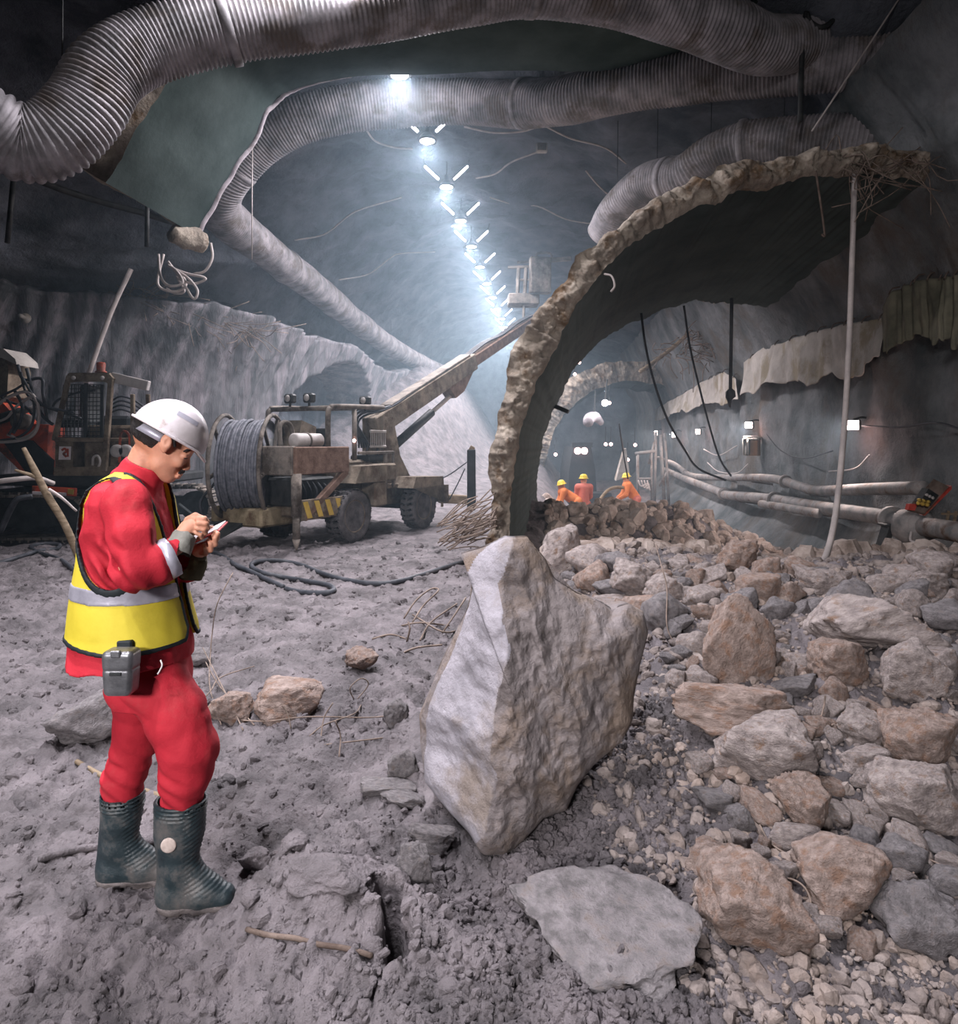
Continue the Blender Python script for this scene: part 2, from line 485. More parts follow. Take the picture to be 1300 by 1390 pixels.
def ground_h(X, Y):
    X = np.asarray(X, float); Y = np.asarray(Y, float)
    near = smooth(17, 4, Y)
    h = 0.06 * fbm(X, Y, 0, 0.9, 3, 3) + 0.032 * fbm(X, Y, 0, 3.6, 3, 8)
    lump = fbm(X, Y, 0, 11.0, 3, 21, 0.6)
    h = h + (0.022 + 0.018 * near) * np.abs(lump) - 0.02 * np.clip(fbm(X, Y, 0, 6.0, 2, 25) - 0.45, 0, 1)
    h = h + 0.019 * near * np.abs(fbm(X, Y, 0, 26.0, 3, 33))
    # streaky clay ruts on the left
    h = h + 0.012 * smooth(0.3, -0.6, X) * smooth(2.6, 4, Y) * noise(X * 2.0, Y * 14.0, X * 0, 41)
    # rubble bank on the right
    xb = 0.75 + 0.15 * np.sin(Y * 1.3)
    R = smooth(xb - 0.35, xb + 0.7, X)
    h = h + R * 0.34 * smooth(2.2, 5.5, Y) * smooth(11, 7, Y)
    h = h + R * 0.05 * fbm(X, Y, 0, 3.0, 3, 51)
    # deeper floor of the old tunnel
    xr = shell_axis(Y) - 4.3
    drop = smooth(xr - 0.2, xr + 1.2, X) * smooth(7.6, 11.5, Y)
    h = h - 0.95 * drop
    # torn edge and black hole in front of the boulder
    h = h + 0.14 * np.exp(-(((X + 0.45) / 0.34) ** 2 + ((Y - 2.42) / 0.34) ** 2) ** 2)
    wx = 0.05 * fbm(X, Y, 0, 6, 3, 77)
    h = h - 0.45 * np.exp(-(((X + 0.27 + wx) / 0.06) ** 2 + ((Y - 2.2 + wx) / 0.13) ** 2) ** 2)
    h = h - 0.16 * np.exp(-(((X + 0.02) / 0.3) ** 2 + ((Y - 2.5) / 0.25) ** 2))
    # heap of muck the workers stand behind
    h = h + 1.05 * np.exp(-(((X - 3.4) / 2.3) ** 2 + ((Y - 14.2) / 1.9) ** 2) ** 1.5) * (1 + 0.25 * fbm(X, Y, 0, 1.6, 3, 57))
    # spoil at the blind end of the cavern
    s = smooth(21, 31, Y) * smooth(0.2, -3.4, X - axis(Y) + 0.4)
    h = h + 4.2 * s + s * 0.25 * fbm(X, Y, 0, 1.5, 3, 61)
    h = h + 1.2 * smooth(26, 36, Y) * smooth(4.5, 1.0, X - axis(Y))
    # toe of muck along the left wall
    h = h + 0.5 * smooth(1.6, 0.1, X - left_wall(Y)) * (0.8 + 0.5 * fbm(X, Y, 0, 1.2, 2, 71))
    return h

def build_ground():
    nr, nc = 560, 520
    Y = np.geomspace(1.05, 52, nr); u = np.linspace(-1, 1, nc)
    Yg, U = np.meshgrid(Y, u, indexing='ij')
    X = U * (Yg * 0.86 + 0.8)
    Z = ground_h(X, Yg)
    v = np.stack([X, Yg, Z], -1).reshape(-1, 3)
    o = link('floor', new_mesh('floor', v, grid_faces(nr, nc)[:, ::1], 'mud'))
    tag(o, kind='structure')
build_ground()

def build_vault():
    Y = np.concatenate([np.linspace(-3, 6, 30), np.linspace(6.1, 48, 230)])
    t = np.linspace(PI * 0.99, 0.01, 260)
    Yg, T = np.meshgrid(Y, t, indexing='ij')
    c, s = np.cos(T), np.sin(T)
    a = np.where(c < 0, half_left(Yg), 12.0)
    n = fbm(a * c, Yg, 8 * s, 0.55, 4, 101) * 0.30 + fbm(a * c, Yg, 8 * s, 2.4, 3, 107) * 0.07
    near = smooth(11, 8, Yg)
    grow = 1 + 0.05 * near
    n = n + smooth(15, 10, Yg) * (0.3 * fbm(a * c, Yg, 8 * s, 0.8, 3, 113) + 0.09 * np.abs(fbm(a * c, Yg, 8 * s, 3.0, 3, 117)))
    X = axis(Yg) + c * (a * grow + n); Z = 1.5 + s * (6.7 * grow + n)
    v = np.stack([X, Yg, Z], -1).reshape(-1, 3)
    o = link('ceiling', new_mesh('ceiling', v, grid_faces(len(Y), len(t)), 'vault_rock'))
    tag(o, kind='structure')
    # blind end
    k = 60
    xs = np.linspace(-8, 18, 90); zs = np.linspace(-2, 9.5, k)
    Xg, Zg = np.meshgrid(xs, zs, indexing='ij')
    Yv = 46 + 0.8 * fbm(Xg, Zg, 0, 0.5, 3, 131)
    o = link('wall_back', new_mesh('wall_back', np.stack([Xg, Yv, Zg], -1).reshape(-1, 3), grid_faces(90, k), 'vault_rock'))
    tag(o, kind='structure')
build_vault()

def build_left_wall():
    d = np.concatenate([[0], np.cumsum(np.linalg.norm(np.diff(LW, axis=0), axis=1))])
    nS, nz = 520, 110
    sl = np.linspace(0, d[-1], nS)
    path = np.stack([np.interp(sl, d, LW[:, k]) for k in range(3)], 1)
    t = np.gradient(path, axis=0); t /= np.linalg.norm(t, axis=1)[:, None]
    inn = np.stack([t[:, 1], -t[:, 0]], 1)                       # towards the cavern
    S, T = np.meshgrid(sl, np.linspace(-0.6, 1.0, nz), indexing='ij')
    top = 4.55 + 0.2 * fbm(S, S * 0, S * 0, 0.5, 3, 151)
    z = np.where(T > 0, T * top, T)
    off = 1.15 * np.clip(z / 4.6, 0, 1) ** 2.0
    # panel columns left by the sprayed concrete
    col = np.abs(((S * 2.1 - 0.55 * z + 0.25 * fbm(S, z, 0, 0.8, 2, 157)) % 1.0) - 0.5) * 2
    off = off + 0.17 * (1 - col ** 2) + 0.10 * fbm(S - 0.26 * z, z * 0.25, 0, 2.6, 3, 161) + 0.02 * fbm(S, z, 0, 9, 2, 163)
    yy = path[:, 1][:, None] + 0 * z
    m = smooth(1.0, 0.9, np.sqrt(((yy - 22.9) / 5.2) ** 2 + (z / 4.25) ** 2))
    off = off - 5.0 * m
    v = np.stack([path[:, None, 0] + inn[:, None, 0] * off, path[:, None, 1] + inn[:, None, 1] * off, z], -1)
    back = v[:, -1:, :].copy(); rows = []
    for q, dz in ((0.25, 0.05), (0.7, 0.10), (1.3, 0.3), (2.4, 0.5), (4.0, 1.0)):
        r = back.copy(); r[..., :2] -= inn[:, None, :] * q
        r[..., 2] += dz + 0.14 * fbm(sl[:, None], sl[:, None] * 0 + q, 0 * sl[:, None], 1.4, 3, 171 + int(q * 10)); rows.append(r)
    v = np.concatenate([v] + rows, 1)
    o = link('wall_left', new_mesh('wall_left', v.reshape(-1, 3), grid_faces(nS, nz + 5)[:, ::-1], 'shotcrete_streak'))
    tag(o, kind='structure')
    return o
WALL_L = build_left_wall()

def build_right_wall():
    nY, nz = 300, 120
    Y = np.linspace(3, 44, nY); t = np.linspace(0, 1, nz)
    Yg, T = np.meshgrid(Y, t, indexing='ij')
    z = -1.4 + T * 8.0
    X = right_wall(Yg) - 0.9 * smooth(0.3, -1.4, z) - 1.6 * smooth(3.2, 7.0, z)
    X = X + 0.10 * fbm(Yg, z, 0, 0.7, 3, 181) + 0.04 * fbm(Yg, z, 0, 3.0, 3, 185) - 0.3 * smooth(-0.2, -1.2, z) * (0.5 + fbm(Yg, z, 0, 0.9, 2, 189))
    col = np.abs(((Yg * 0.9) % 1.0) - 0.5) * 2
    X = X - 0.05 * (1 - col ** 2) * smooth(0.3, 1.0, z)
    v = np.stack([X, Yg, z], -1)
    o = link('wall_right', new_mesh('wall_right', v.reshape(-1, 3), grid_faces(nY, nz), 'shotcrete'))
    tag(o, kind='structure')
build_right_wall()

# ------------------------------------------------------------------ broken lining on the right
def ring(name, Yf0, Yb0, ri, ro, zc, a0, a1, ax_fn, seed, label=None, cat='arch', tear=0.25, slant=0.0, taper=0.0, mats=('lining_smooth', 'lining_face')):
    """an arch of old tunnel lining: smooth inside, torn faces at both ends. a0..a1: angles, 180 = left springing"""
    na, nd, nt = 620, 24, 18
    a = np.radians(np.linspace(a0, a1, na))
    loc = (ax_fn(Yf0), Yf0, 0.0)
    th = thing(name, label, cat, loc)
    def jag(r, seed_):     # torn front line, in metres
        return tear * (fbm(np.cos(a) * r, np.sin(a) * r, 0, 0.9, 3, seed_, 0.55) + 0.35 * np.abs(fbm(np.cos(a) * r, np.sin(a) * r, 0, 5.0, 3, seed_ + 50, 0.6)))
    f0 = Yf0 + jag(4.5, seed) + slant * np.sin(a); b0 = Yb0 + 1.6 * jag(4.5, seed + 5)
    ro_v = ro + 0.10 * fbm(np.cos(a) * 4, np.sin(a) * 4, 0, 0.9, 6, seed + 9, 0.66)
    ri_v = ri + 0.06 * fbm(np.cos(a) * 4, np.sin(a) * 4, 0, 1.6, 5, seed + 11, 0.62)
    def P(r, y, n=None):
        return np.stack([ax_fn(y) + r * np.cos(A_(r)), y, zc + r * np.sin(A_(r))], -1)
    def A_(r): return np.broadcast_to(a[:, None], r.shape)
    # inner skin
    t = np.linspace(0, 1, nd)[None, :]
    y = f0[:, None] * (1 - t) + b0[:, None] * t
    r = ri_v[:, None] - taper * t + 0.02 * fbm(4 * np.cos(a)[:, None] + 0 * y, y, 4 * np.sin(a)[:, None] + 0 * y, 1.2, 3, seed + 3)
    inner = P(r, y)
    r2 = ro_v[:, None] - taper * t + 0.08 * fbm(4 * np.cos(a)[:, None] + 0 * y, y, 4 * np.sin(a)[:, None] + 0 * y, 1.2, 3, seed + 4)
    outer = P(r2, y)
    lf = grid_faces(na, nd)
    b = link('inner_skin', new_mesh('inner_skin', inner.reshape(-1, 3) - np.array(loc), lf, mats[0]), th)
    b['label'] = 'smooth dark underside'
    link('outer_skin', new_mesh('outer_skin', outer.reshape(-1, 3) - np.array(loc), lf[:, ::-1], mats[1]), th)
    for nm, yy, rr_i, rr_o, sgn in (('torn_face', f0, r[:, 0], r2[:, 0], -1), ('far_face', b0, r[:, -1], r2[:, -1], 1)):
        q = np.linspace(0, 1, nt)[None, :]
        rr = rr_i[:, None] * (1 - q) + rr_o[:, None] * q
        X = 4.5 * np.cos(a)[:, None] * rr / ri; Zz = 4.5 * np.sin(a)[:, None] * rr / ri
        bulge = 0.10 * np.sin(q * PI) + np.sin(q * PI) ** 0.5 * (0.16 * fbm(X, Zz, 0, 2.2, 3, seed + 31, 0.6) + 0.13 * np.abs(fbm(X, Zz, 0, 5.0, 4, seed + 37, 0.66)) + 0.10 * np.floor(2.5 * fbm(X, Zz, 0, 3.1, 2, seed + 41)) / 2.5)
        yv = yy[:, None] + sgn * bulge
        v = np.stack([ax_fn(yy)[:, None] + rr * np.cos(a)[:, None], yv, zc + rr * np.sin(a)[:, None]], -1)
        ff = grid_faces(na, nt)
        o = link(nm, new_mesh(nm, v.reshape(-1, 3) - np.array(loc), ff if sgn > 0 else ff[:, ::-1], mats[1]), th)
        o['label'] = 'rough torn concrete face'
    # foot caps
    for k in (0, -1):
        v = np.vstack([inner[k], outer[k]])
        f = [(i, i + 1, nd + i + 1, nd + i) for i in range(nd - 1)]
        link('foot', new_mesh('foot', v - np.array(loc), f, mats[1]), th)
    return th

RING = ring('lining_arch', 9.0, 16.0, 4.5, 4.87, 0.66, 190, 58, shell_axis, 201, 'large broken concrete lining arch with a torn pale edge beside the boom truck', tear=0.28, taper=0.26)
RING2 = ring('portal_arch', 31.5, 36.0, 4.1, 5.0, 0.3, 200, 20, shell_axis, 241, 'distant pale broken portal arch behind the orange workers', tear=0.35)

def rib():
    """dark smooth rib of lining left hanging under the crown"""
    prof = spline([(-4.45, 4.85), (-3.95, 5.7), (-3.5, 6.45), (-3.2, 6.95), (-2.75, 7.17), (-1.3, 7.36), (0.5, 7.42), (2.0, 7.42), (3.4, 7.48), (4.8, 7.65), (6.2, 7.9)], 14)
    Yf, Yb, th_ = 8.7, 10.75, 0.42
    n = len(prof); t = np.gradient(prof, axis=0); t /= np.linalg.norm(t, axis=1)[:, None]
    nor = np.stack([-t[:, 1], t[:, 0]], 1)
    loc = np.array((-1.3, 9.7, 6.0))
    th = thing('crown_rib', 'dark smooth slab of lining hanging across the crown before the first lamp', 'lining', loc)
    s = np.arange(n) * 0.08
    f0 = Yf + 0.12 * fbm(s, s * 0, s * 0, 1.2, 4, 271); b0 = Yb + 0.05 * fbm(s, s * 0, s * 0, 1.5, 4, 272)
    nd = 16; q = np.linspace(0, 1, nd)[None, :]
    y = f0[:, None] * (1 - q) + b0[:, None] * q
    dx = 0.108 * (y - 10.7)
    def sheet(off):
        o = off + 0.03 * fbm(s[:, None] + 0 * y, y, 0 * y, 1.0, 3, 273 + int(off * 10))
        return np.stack([prof[:, None, 0] + nor[:, None, 0] * o + dx, y, prof[:, None, 1] + nor[:, None, 1] * o], -1)
    lo_, hi_ = sheet(0.0), sheet(th_)
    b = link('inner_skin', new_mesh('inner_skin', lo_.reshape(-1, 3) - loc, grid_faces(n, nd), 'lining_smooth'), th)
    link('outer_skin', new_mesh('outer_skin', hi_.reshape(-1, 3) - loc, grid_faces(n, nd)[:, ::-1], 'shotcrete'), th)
    for nm, k in (('near_face', 0), ('far_face', -1)):
        m_ = np.linspace(0, 1, 8)[None, :, None]
        v = lo_[:, k][:, None] * (1 - m_) + hi_[:, k][:, None] * m_
        v[..., 1] += (0.06 * fbm(v[..., 0], v[..., 2], 0, 4, 3, 281)) * np.sin(m_[..., 0] * PI)
        link(nm, new_mesh(nm, v.reshape(-1, 3) - loc, grid_faces(n, 8), 'lining_face'), th)
    lip = lo_[:, -1] + np.stack([nor[:, 0] * 0.01, 0 * s + 0.02, nor[:, 1] * 0.01], 1)  # added pale strip that imitates light catching the slab's far edge
    v_, f_ = tube(lip[:int(np.argmax(prof[:, 0] > -1.9))], [0.05, 0.05, 0.05, 0.045, 0.005], 10, 1); o = link('lit_edge_strip', new_mesh('lit_edge_strip', v_ - loc, f_, 'duct_pale'), th); o['label'] = 'pale strip added to imitate the lit far edge'
    sv, sf = tube([px(236, 318, 10.3), px(250, 322, 10.5), px(266, 326, 10.7), px(276, 328, 10.8)], [0.12, 0.17, 0.19, 0.17], 22, 6)
    sv = sv + 0.05 * np.stack([fbm(sv[:, 0], sv[:, 1], sv[:, 2], 4, 3, 290 + k) for k in range(3)], 1)
    link('end_stub', new_mesh('end_stub', sv - loc, sf, 'lining_face'), th)
    m_ = np.linspace(0, 1, 8)[None, :, None]
    for k in (0, -1):
        v = lo_[k][:, None] * (1 - m_) + hi_[k][:, None] * m_
        v[..., 2] += 0.05 * fbm(v[..., 0], v[..., 1], 0, 4, 3, 285)
        o = link('cut_end', new_mesh('cut_end', v.reshape(-1, 3) - loc, grid_faces(nd, 8), 'lining_face'), th)
rib()
lap('10_structure')
# ------------------------------------------------------------------ crown lamps
ORD = ['first', 'second', 'third', 'fourth', 'fifth', 'sixth', 'seventh', 'eighth', 'ninth', 'tenth', 'eleventh', 'twelfth']
shade_m = new_mesh('shade', *lathe((0, 0, 0), (0, 0, 1), [(0.19, -0.02), (0.2, 0.0), (0.17, 0.05), (0.10, 0.12), (0.06, 0.16), (0.05, 0.26), (0.0, 0.27)], 24), 'dark_metal')
lens_m = new_mesh('lens', *lathe((0, 0, 0), (0, 0, 1), [(0.0, -0.03), (0.12, -0.025), (0.18, -0.012), (0.18, 0.0), (0.0, 0.005)], 24), 'lamp_glow')
hook_m = new_mesh('hanger', *tube([(0, 0, 0.26), (0.01, 0, 0.4), (0, 0, 0.62)], 0.012, 6, 3), 'dark_metal')
for k in range(-6, 12):
    Y = 11.16 + 2.46 * k; X = axis(Y)
    if k >= 0:
        t = thing('high_bay_lamp', 'bright round lamp on the cavern crown, %s from the viewer' % ORD[k], 'lamp', (X, Y, 7.6), 'row of round crown lamps')
        link('shade', shade_m, t); link('lens', lens_m, t); link('hanger', hook_m, t)
    ld = bpy.data.lights.new('lamp_light', 'AREA'); ld.shape = 'DISK'; ld.size = 0.34; ld.energy = LAMP_W * (0.42 if k < -1 else 0.6 if k == -1 else 0.9 if k == 0 else 1.0); ld.spread = math.radians(105 if k < -1 else 162); ld.color = (0.97, 0.94, 1.0)
    lo = link('lamp_light', ld, None, (X, Y if k != -1 else 7.2, 7.54 if k != -1 else 7.25))
    if k >= 0: lo.parent = t; lo.location = (0, 0, -0.06)
    if k == 0:      # extra point light added to brighten the duct behind the nearest lamp
        pd = bpy.data.lights.new('added_duct_fill', 'POINT'); pd.energy = 75; pd.color = ld.color; pd.shadow_soft_size = 0.12
        po = link('added_duct_fill', pd, t); po.location = (0, 0, -0.16)
    if k >= 1:
        for s, w_ in ((-1, 'left'), (1, 'right')):
            tt = thing('tube_lamp', 'slanted strip lamp up on the %s of the %s round crown lamp' % (w_, ORD[k]), 'lamp', (X + s * 0.34, Y - 0.1, 7.88), 'slanted strip lamps on the crown')
            d = np.array((s * 0.17, 0, 0.16))
            MB().bar(-d + (0, 0.02, 0.04), d + (0, 0.02, 0.04), 0.09, 0.05).build('housing', 'dark_metal', tt, loc=(0, 0, 0))
            MB().bar(-d * 0.95, d * 0.95, 0.06, 0.04).build('strip', 'tube_glow', tt, loc=(0, 0, 0))
            MB().tube([d + (0, 0.02, 0.05), d * 1.4 + (0, 0.03, 0.3)], 0.008, 5, 1).build('hanger', 'dark_metal', tt, loc=(0, 0, 0))

# ------------------------------------------------------------------ ventilation ducts
def duct(pts, rad, label, matn='duct', pitch=0.056, amp=0.042, bands=(), seed=0, pale_from=None):
    p0 = np.array([px(*q) for q in pts])
    p = spline(p0, 24)
    d = np.concatenate([[0], np.cumsum(np.linalg.norm(np.diff(p, axis=0), axis=1))])
    n = int(d[-1] / (pitch / 4)); s = np.linspace(0, d[-1], n)
    q = np.stack([np.interp(s, d, p[:, k]) for k in range(3)], 1)
    t, nn, b = frames(q)
    seg = 30; a = np.linspace(0, 2 * PI, seg, endpoint=False)
    rib = np.abs(np.sin(PI * s / pitch)) ** 0.7
    r = rad * (1 + 0.05 * fbm(s, s * 0, s * 0, 0.9, 2, seed + 300)) - amp + amp * rib
    A, S = np.meshgrid(a, s)
    R = r[:, None] * (1 + 0.05 * fbm(np.cos(A) * 1.2, np.sin(A) * 1.2, S * 0.9, 1.0, 2, seed + 310))
    # the cloth sags between hangers
    v = q[:, None, :] + R[..., None] * (np.cos(A)[..., None] * nn[:, None, :] + np.sin(A)[..., None] * b[:, None, :])
    base = q[len(q) // 2]
    th = thing('ventilation_duct', label, 'duct', base)
    hose = link('hose', new_mesh('hose', v.reshape(-1, 3) - base, grid_faces(n, seg, True)[:, ::-1], matn), th)
    for f in bands:
        i = int(f * (n - 1)); 
        mb = MB(); mb.lathe(q[i], t[i], [(rad * 1.01, -0.05), (rad * 1.05, -0.045), (rad * 1.05, 0.045), (rad * 1.01, 0.05)], 28)
        mb.build('coupling_band', 'duct', th, True)
    # wire hangers
    for f in np.linspace(0.1, 0.9, 5):
        i = int(f * (n - 1)); c = q[i]
        top = float(vault_z(c[0], c[1])) + 0.2
        if top > c[2] + rad: MB().tube([c + (0, 0, rad * 0.9), (c[0] + 0.02, c[1], top)], 0.008, 5, 1).build('hanger_wire', 'dark_metal', th)
    return th
duct([(-90, 150, 6.5), (-20, 168, 6.7), (30, 196, 6.9), (75, 188, 7.0), (115, 150, 7.1), (150, 95, 7.2), (215, 60, 7.4), (330, 34, 7.6), (460, 18, 7.8), (560, 4, 8.0), (640, -14, 8.1), (700, -24, 8.2), (790, -16, 8.4), (860, -2, 8.6), (930, 20, 8.8), (990, 42, 9.0), (1040, 62, 9.3), (1100, 60, 9.6)],
     0.37, 'thick ribbed air duct snaking along the top of the picture, nearest the viewer', bands=(0.3, 0.62), seed=1)
duct([(1300, 80, 9.2), (1200, 80, 9.5), (1120, 84, 9.7), (1050, 90, 10.0), (950, 100, 10.5), (830, 122, 11.1), (770, 136, 11.5), (700, 141, 12.1), (640, 138, 12.4), (560, 140, 12.5), (480, 146, 12.4), (400, 166, 12.3), (345, 200, 12.4), (305, 248, 12.6), (298, 282, 13.0), (318, 306, 13.7), (350, 331, 15.0), (400, 371, 17.5), (440, 400, 20), (480, 434, 23.5), (530, 470, 28), (570, 492, 33), (600, 505, 40)],
     0.40, 'ribbed air duct crossing under the first crown lamp and running down the left vault', bands=(0.16, 0.3, 0.42, 0.6), seed=2)
duct([(822, 318, 13.6), (842, 282, 13.0), (880, 250, 12.3), (930, 238, 11.6), (965, 213, 11.2), (1010, 196, 10.8), (1080, 190, 10.4), (1165, 188, 10.0), (1240, 190, 9.8)],
     0.36, 'ribbed air duct lying over the broken lining arch', bands=(0.35, 0.6), seed=3)
lap('20_lamps_ducts')
# ------------------------------------------------------------------ rocks
def ico(level):
    t = (1 + 5 ** 0.5) / 2
    v = [(-1, t, 0), (1, t, 0), (-1, -t, 0), (1, -t, 0), (0, -1, t), (0, 1, t), (0, -1, -t), (0, 1, -t), (t, 0, -1), (t, 0, 1), (-t, 0, -1), (-t, 0, 1)]
    f = [(0, 11, 5), (0, 5, 1), (0, 1, 7), (0, 7, 10), (0, 10, 11), (1, 5, 9), (5, 11, 4), (11, 10, 2), (10, 7, 6), (7, 1, 8), (3, 9, 4), (3, 4, 2), (3, 2, 6), (3, 6, 8), (3, 8, 9), (4, 9, 5), (2, 4, 11), (6, 2, 10), (8, 6, 7), (9, 8, 1)]
    v = [np.array(p) / np.linalg.norm(p) for p in v]
    for _ in range(level):
        c = {}; g = []
        def mid(a, b):
            k = (min(a, b), max(a, b))
            if k not in c:
                m = v[a] + v[b]; v.append(m / np.linalg.norm(m)); c[k] = len(v) - 1
            return c[k]
        for a, b, d in f:
            e, h, i = mid(a, b), mid(b, d), mid(d, a); g += [(a, e, i), (b, h, e), (d, i, h), (e, h, i)]
        f = g
    return np.array(v), np.array(f)
ICO = {k: ico(k) for k in (0, 1, 3, 4)}

def rock_shape(seed, level=3, nplanes=9, rough=0.05, bev=14.0):
    """a stone of unit half size: random planes cut it, noise roughens it"""
    rg = np.random.RandomState(seed)
    d, f = ICO[level]
    n = rg.normal(size=(nplanes, 3)); n /= np.linalg.norm(n, axis=1)[:, None]
    n = np.vstack([n, np.eye(3), -np.eye(3)]); n[-6:] += rg.normal(size=(6, 3)) * 0.18; n /= np.linalg.norm(n, axis=1)[:, None]
    dist = np.concatenate([rg.uniform(0.72, 1.05, nplanes), rg.uniform(0.8, 1.0, 6)])
    q = np.maximum(d @ n.T, 0.02) / dist
    r = 1.0 / (np.sum(q ** bev, 1) ** (1 / bev))
    v = d * r[:, None]
    r2 = rough * fbm(v[:, 0], v[:, 1], v[:, 2], 2.2, 4, seed, 0.62) - 0.7 * rough * np.abs(fbm(v[:, 0], v[:, 1], v[:, 2], 4.5, 3, seed + 5, 0.6))
    v = v * (1 + r2)[:, None]
    v /= np.abs(v).max(0)
    return v, f
_hx = np.linspace(-9, 9, 451); _hy = np.linspace(1.0, 31.0, 751)
_H = ground_h(*np.meshgrid(_hx, _hy, indexing='ij'))
def h_at(X, Y):
    a = min(max((X + 9) / 0.04, 0), 449.0); b = min(max((Y - 1.0) / 0.04, 0), 749.0)
    i, j = int(a), int(b); a -= i; b -= j
    return float((_H[i, j] * (1 - b) + _H[i, j + 1] * b) * (1 - a) + (_H[i + 1, j] * (1 - b) + _H[i + 1, j + 1] * b) * a)
def ground_at(x, y):
    """where the ray of a pixel meets the floor"""
    Y = F * EYE / max(y - HOR, 20)
    for _ in range(12):
        Y = 0.5 * Y + 0.5 * F * (EYE - h_at((x - 650) / F * Y, Y)) / (y - HOR)
    return np.array(((x - 650) / F * Y, Y, EYE - (y - HOR) / F * Y))

VAR = {}
for mn in ('rock_pale', 'rock_brown', 'rock_grey'):
    VAR[mn] = [new_mesh('rock', *rock_shape(400 + i * 13 + len(mn), 3, 9, 0.07, 40), mn) for i in range(9)]
NAMED = []
def rock(x, y, wpx, hpx, mn, label, yaw=0.0, roll=0.0, depth=0.8, big=True, sink=0.12, group=None, seed=None):
    """x, y: middle of the stone's foot in the photograph; wpx, hpx its width and height there"""
    g = ground_at(x, y); k = g[1] / F
    hx, hz = wpx * k / 2, hpx * k / 2 * (1 + sink)
    if seed is None: seed = int(x * 7 + y * 13) % 9973
    if big:
        m = new_mesh('rock', *rock_shape(seed, 4, 12, 0.085, 40), mn)
    else: m = VAR[mn][seed % 9]
    o = link('rock', m, None, (g[0], g[1] + hx * depth * 0.6, g[2] + hz * (1 - sink * 2)))
    o.scale = (hx, hx * depth, hz); o.rotation_euler = (0.0, roll, yaw)
    tag(o, label, 'rock', group); NAMED.append((g[0], g[1] + hx * depth * 0.6, hx)); return o

rock(1003, 928, 122, 128, 'rock_brown', 'upright brown-grey rounded slab of rock right of the big boulder', 0.2, 0.18, 0.5)
rock(1180, 888, 200, 84, 'rock_pale', 'largest pale flat-topped rock lying across the rubble on the right', -0.1, -0.12, 0.7)
rock(1150, 932, 92, 62, 'rock_brown', 'tan angular rock wedged beneath the largest pale flat rock', 0.3)
rock(1256, 950, 90, 78, 'rock_pale', 'pale angular rock with a shaded front near the right edge', -0.4, 0.3)
rock(1055, 1062, 140, 78, 'rock_pale', 'pale wedge-shaped rock resting on clods right of the boulder base', 0.15, 0.1)
rock(1102, 1130, 84, 64, 'rock_brown', 'orange-tan blocky rock below the pale wedge-shaped rock', 0.5)
rock(1262, 1132, 130, 90, 'rock_pale', 'big pale rock with a brown underside cut by the right edge', 0.1, -0.08)
rock(1010, 1000, 190, 58, 'rock_brown', 'long low brown slab stretching right from the big boulder', 0.1, 0.12, 0.6)
rock(1160, 1250, 150, 92, 'rock_brown', 'orange-brown block of rock near the lower right corner', 0.2, 0.15)
rock(1262, 1300, 120, 80, 'rock_grey', 'grey flat slab in the lower right corner', -0.3, 0.3)
rock(1030, 1290, 150, 110, 'rock_brown', 'dark brown flat rock under tangled wire at the bottom', 0.0, 0.2, 0.8)
rock(385, 978, 100, 50, 'rock_brown', 'rounded tan rock on the ground between the man and boulder', 0.1, 0.02)
rock(308, 985, 64, 46, 'rock_brown', 'tan rock just behind the knee of the man in red', 0.4)
rock(112, 1012, 96, 62, 'rock_grey', 'tilted grey slab on the ground behind the man', 0.2, -0.45, 0.7)
rock(765, 772, 78, 56, 'rock_pale', 'pale tilted slab at the foot of the lining arch', 0.5, -0.45, 0.6)
rock(842, 1320, 240, 40, 'rock_grey', 'large grey slab half buried at the bottom below the boulder', 0.5, -0.12, 1.2, sink=0.5)
rock(1005, 775, 62, 42, 'rock_brown', 'brown rock on the far edge of the rubble bank', 0.3)
rock(1262, 1052, 110, 76, 'rock_brown', 'pinkish rounded rock at the right edge between two pale rocks', 0.2)
rock(1180, 1012, 70, 44, 'rock_pale', 'small pale block right of the pale wedge-shaped rock', 0.6)
rock(1185, 1062, 84, 40, 'rock_pale', 'flat pale stone beside the big rock at the right edge', 0.1)
rock(1125, 815, 70, 44, 'rock_pale', 'grey-pink rock on top of the rubble behind the largest flat rock', 0.1)
rock(862, 812, 66, 52, 'rock_pale', 'pale blocky rock in the heap right behind the big boulder', 0.4)
rock(905, 826, 56, 46, 'rock_pale', 'pale rock beside the hanging hose end, behind the boulder', 0.1)
rock(1270, 812, 70, 44, 'rock_pale', 'grey rock at the right edge on the crest of the rubble', 0.7)
rock(1150, 1180, 60, 34, 'rock_grey', 'small grey stone between the two orange-brown blocks', 0.2)
rock(1010, 1130, 36, 30, 'rock_grey', 'small grey stone on dark clods under the pale wedge-shaped rock', 0.2)
rock(398, 1165, 52, 36, 'mud', 'small clod right of the near boot', 0.5)
rock(440, 1222, 150, 44, 'mud', 'broken grey clod slab at the edge of the black hole', 0.1, 0.12, 0.9, sink=0.4)
rock(345, 1185, 44, 26, 'mud', 'muddy lump beside the toe of the near boot', 0.1)
rock(490, 912, 46, 30, 'rock_brown', 'muddy tan lump in the mud left of the boulder', 0.3)
rock(535, 985, 46, 34, 'rock_grey', 'pointed grey shard close to the left side of the boulder', 0.4, 0.6, 0.5)
rock(262, 905, 40, 26, 'rock_grey', 'small dark clod beside the jacket hem of the man', 0.3)
rock(585, 1160, 70, 36, 'rock_grey', 'curved grey flake leaning on the foot of the boulder', 0.2, 0.15, 0.4)
rock(560, 1200, 60, 50, 'rock_grey', 'pale grey block under the flake at the foot of the boulder', 0.2, 0.1)
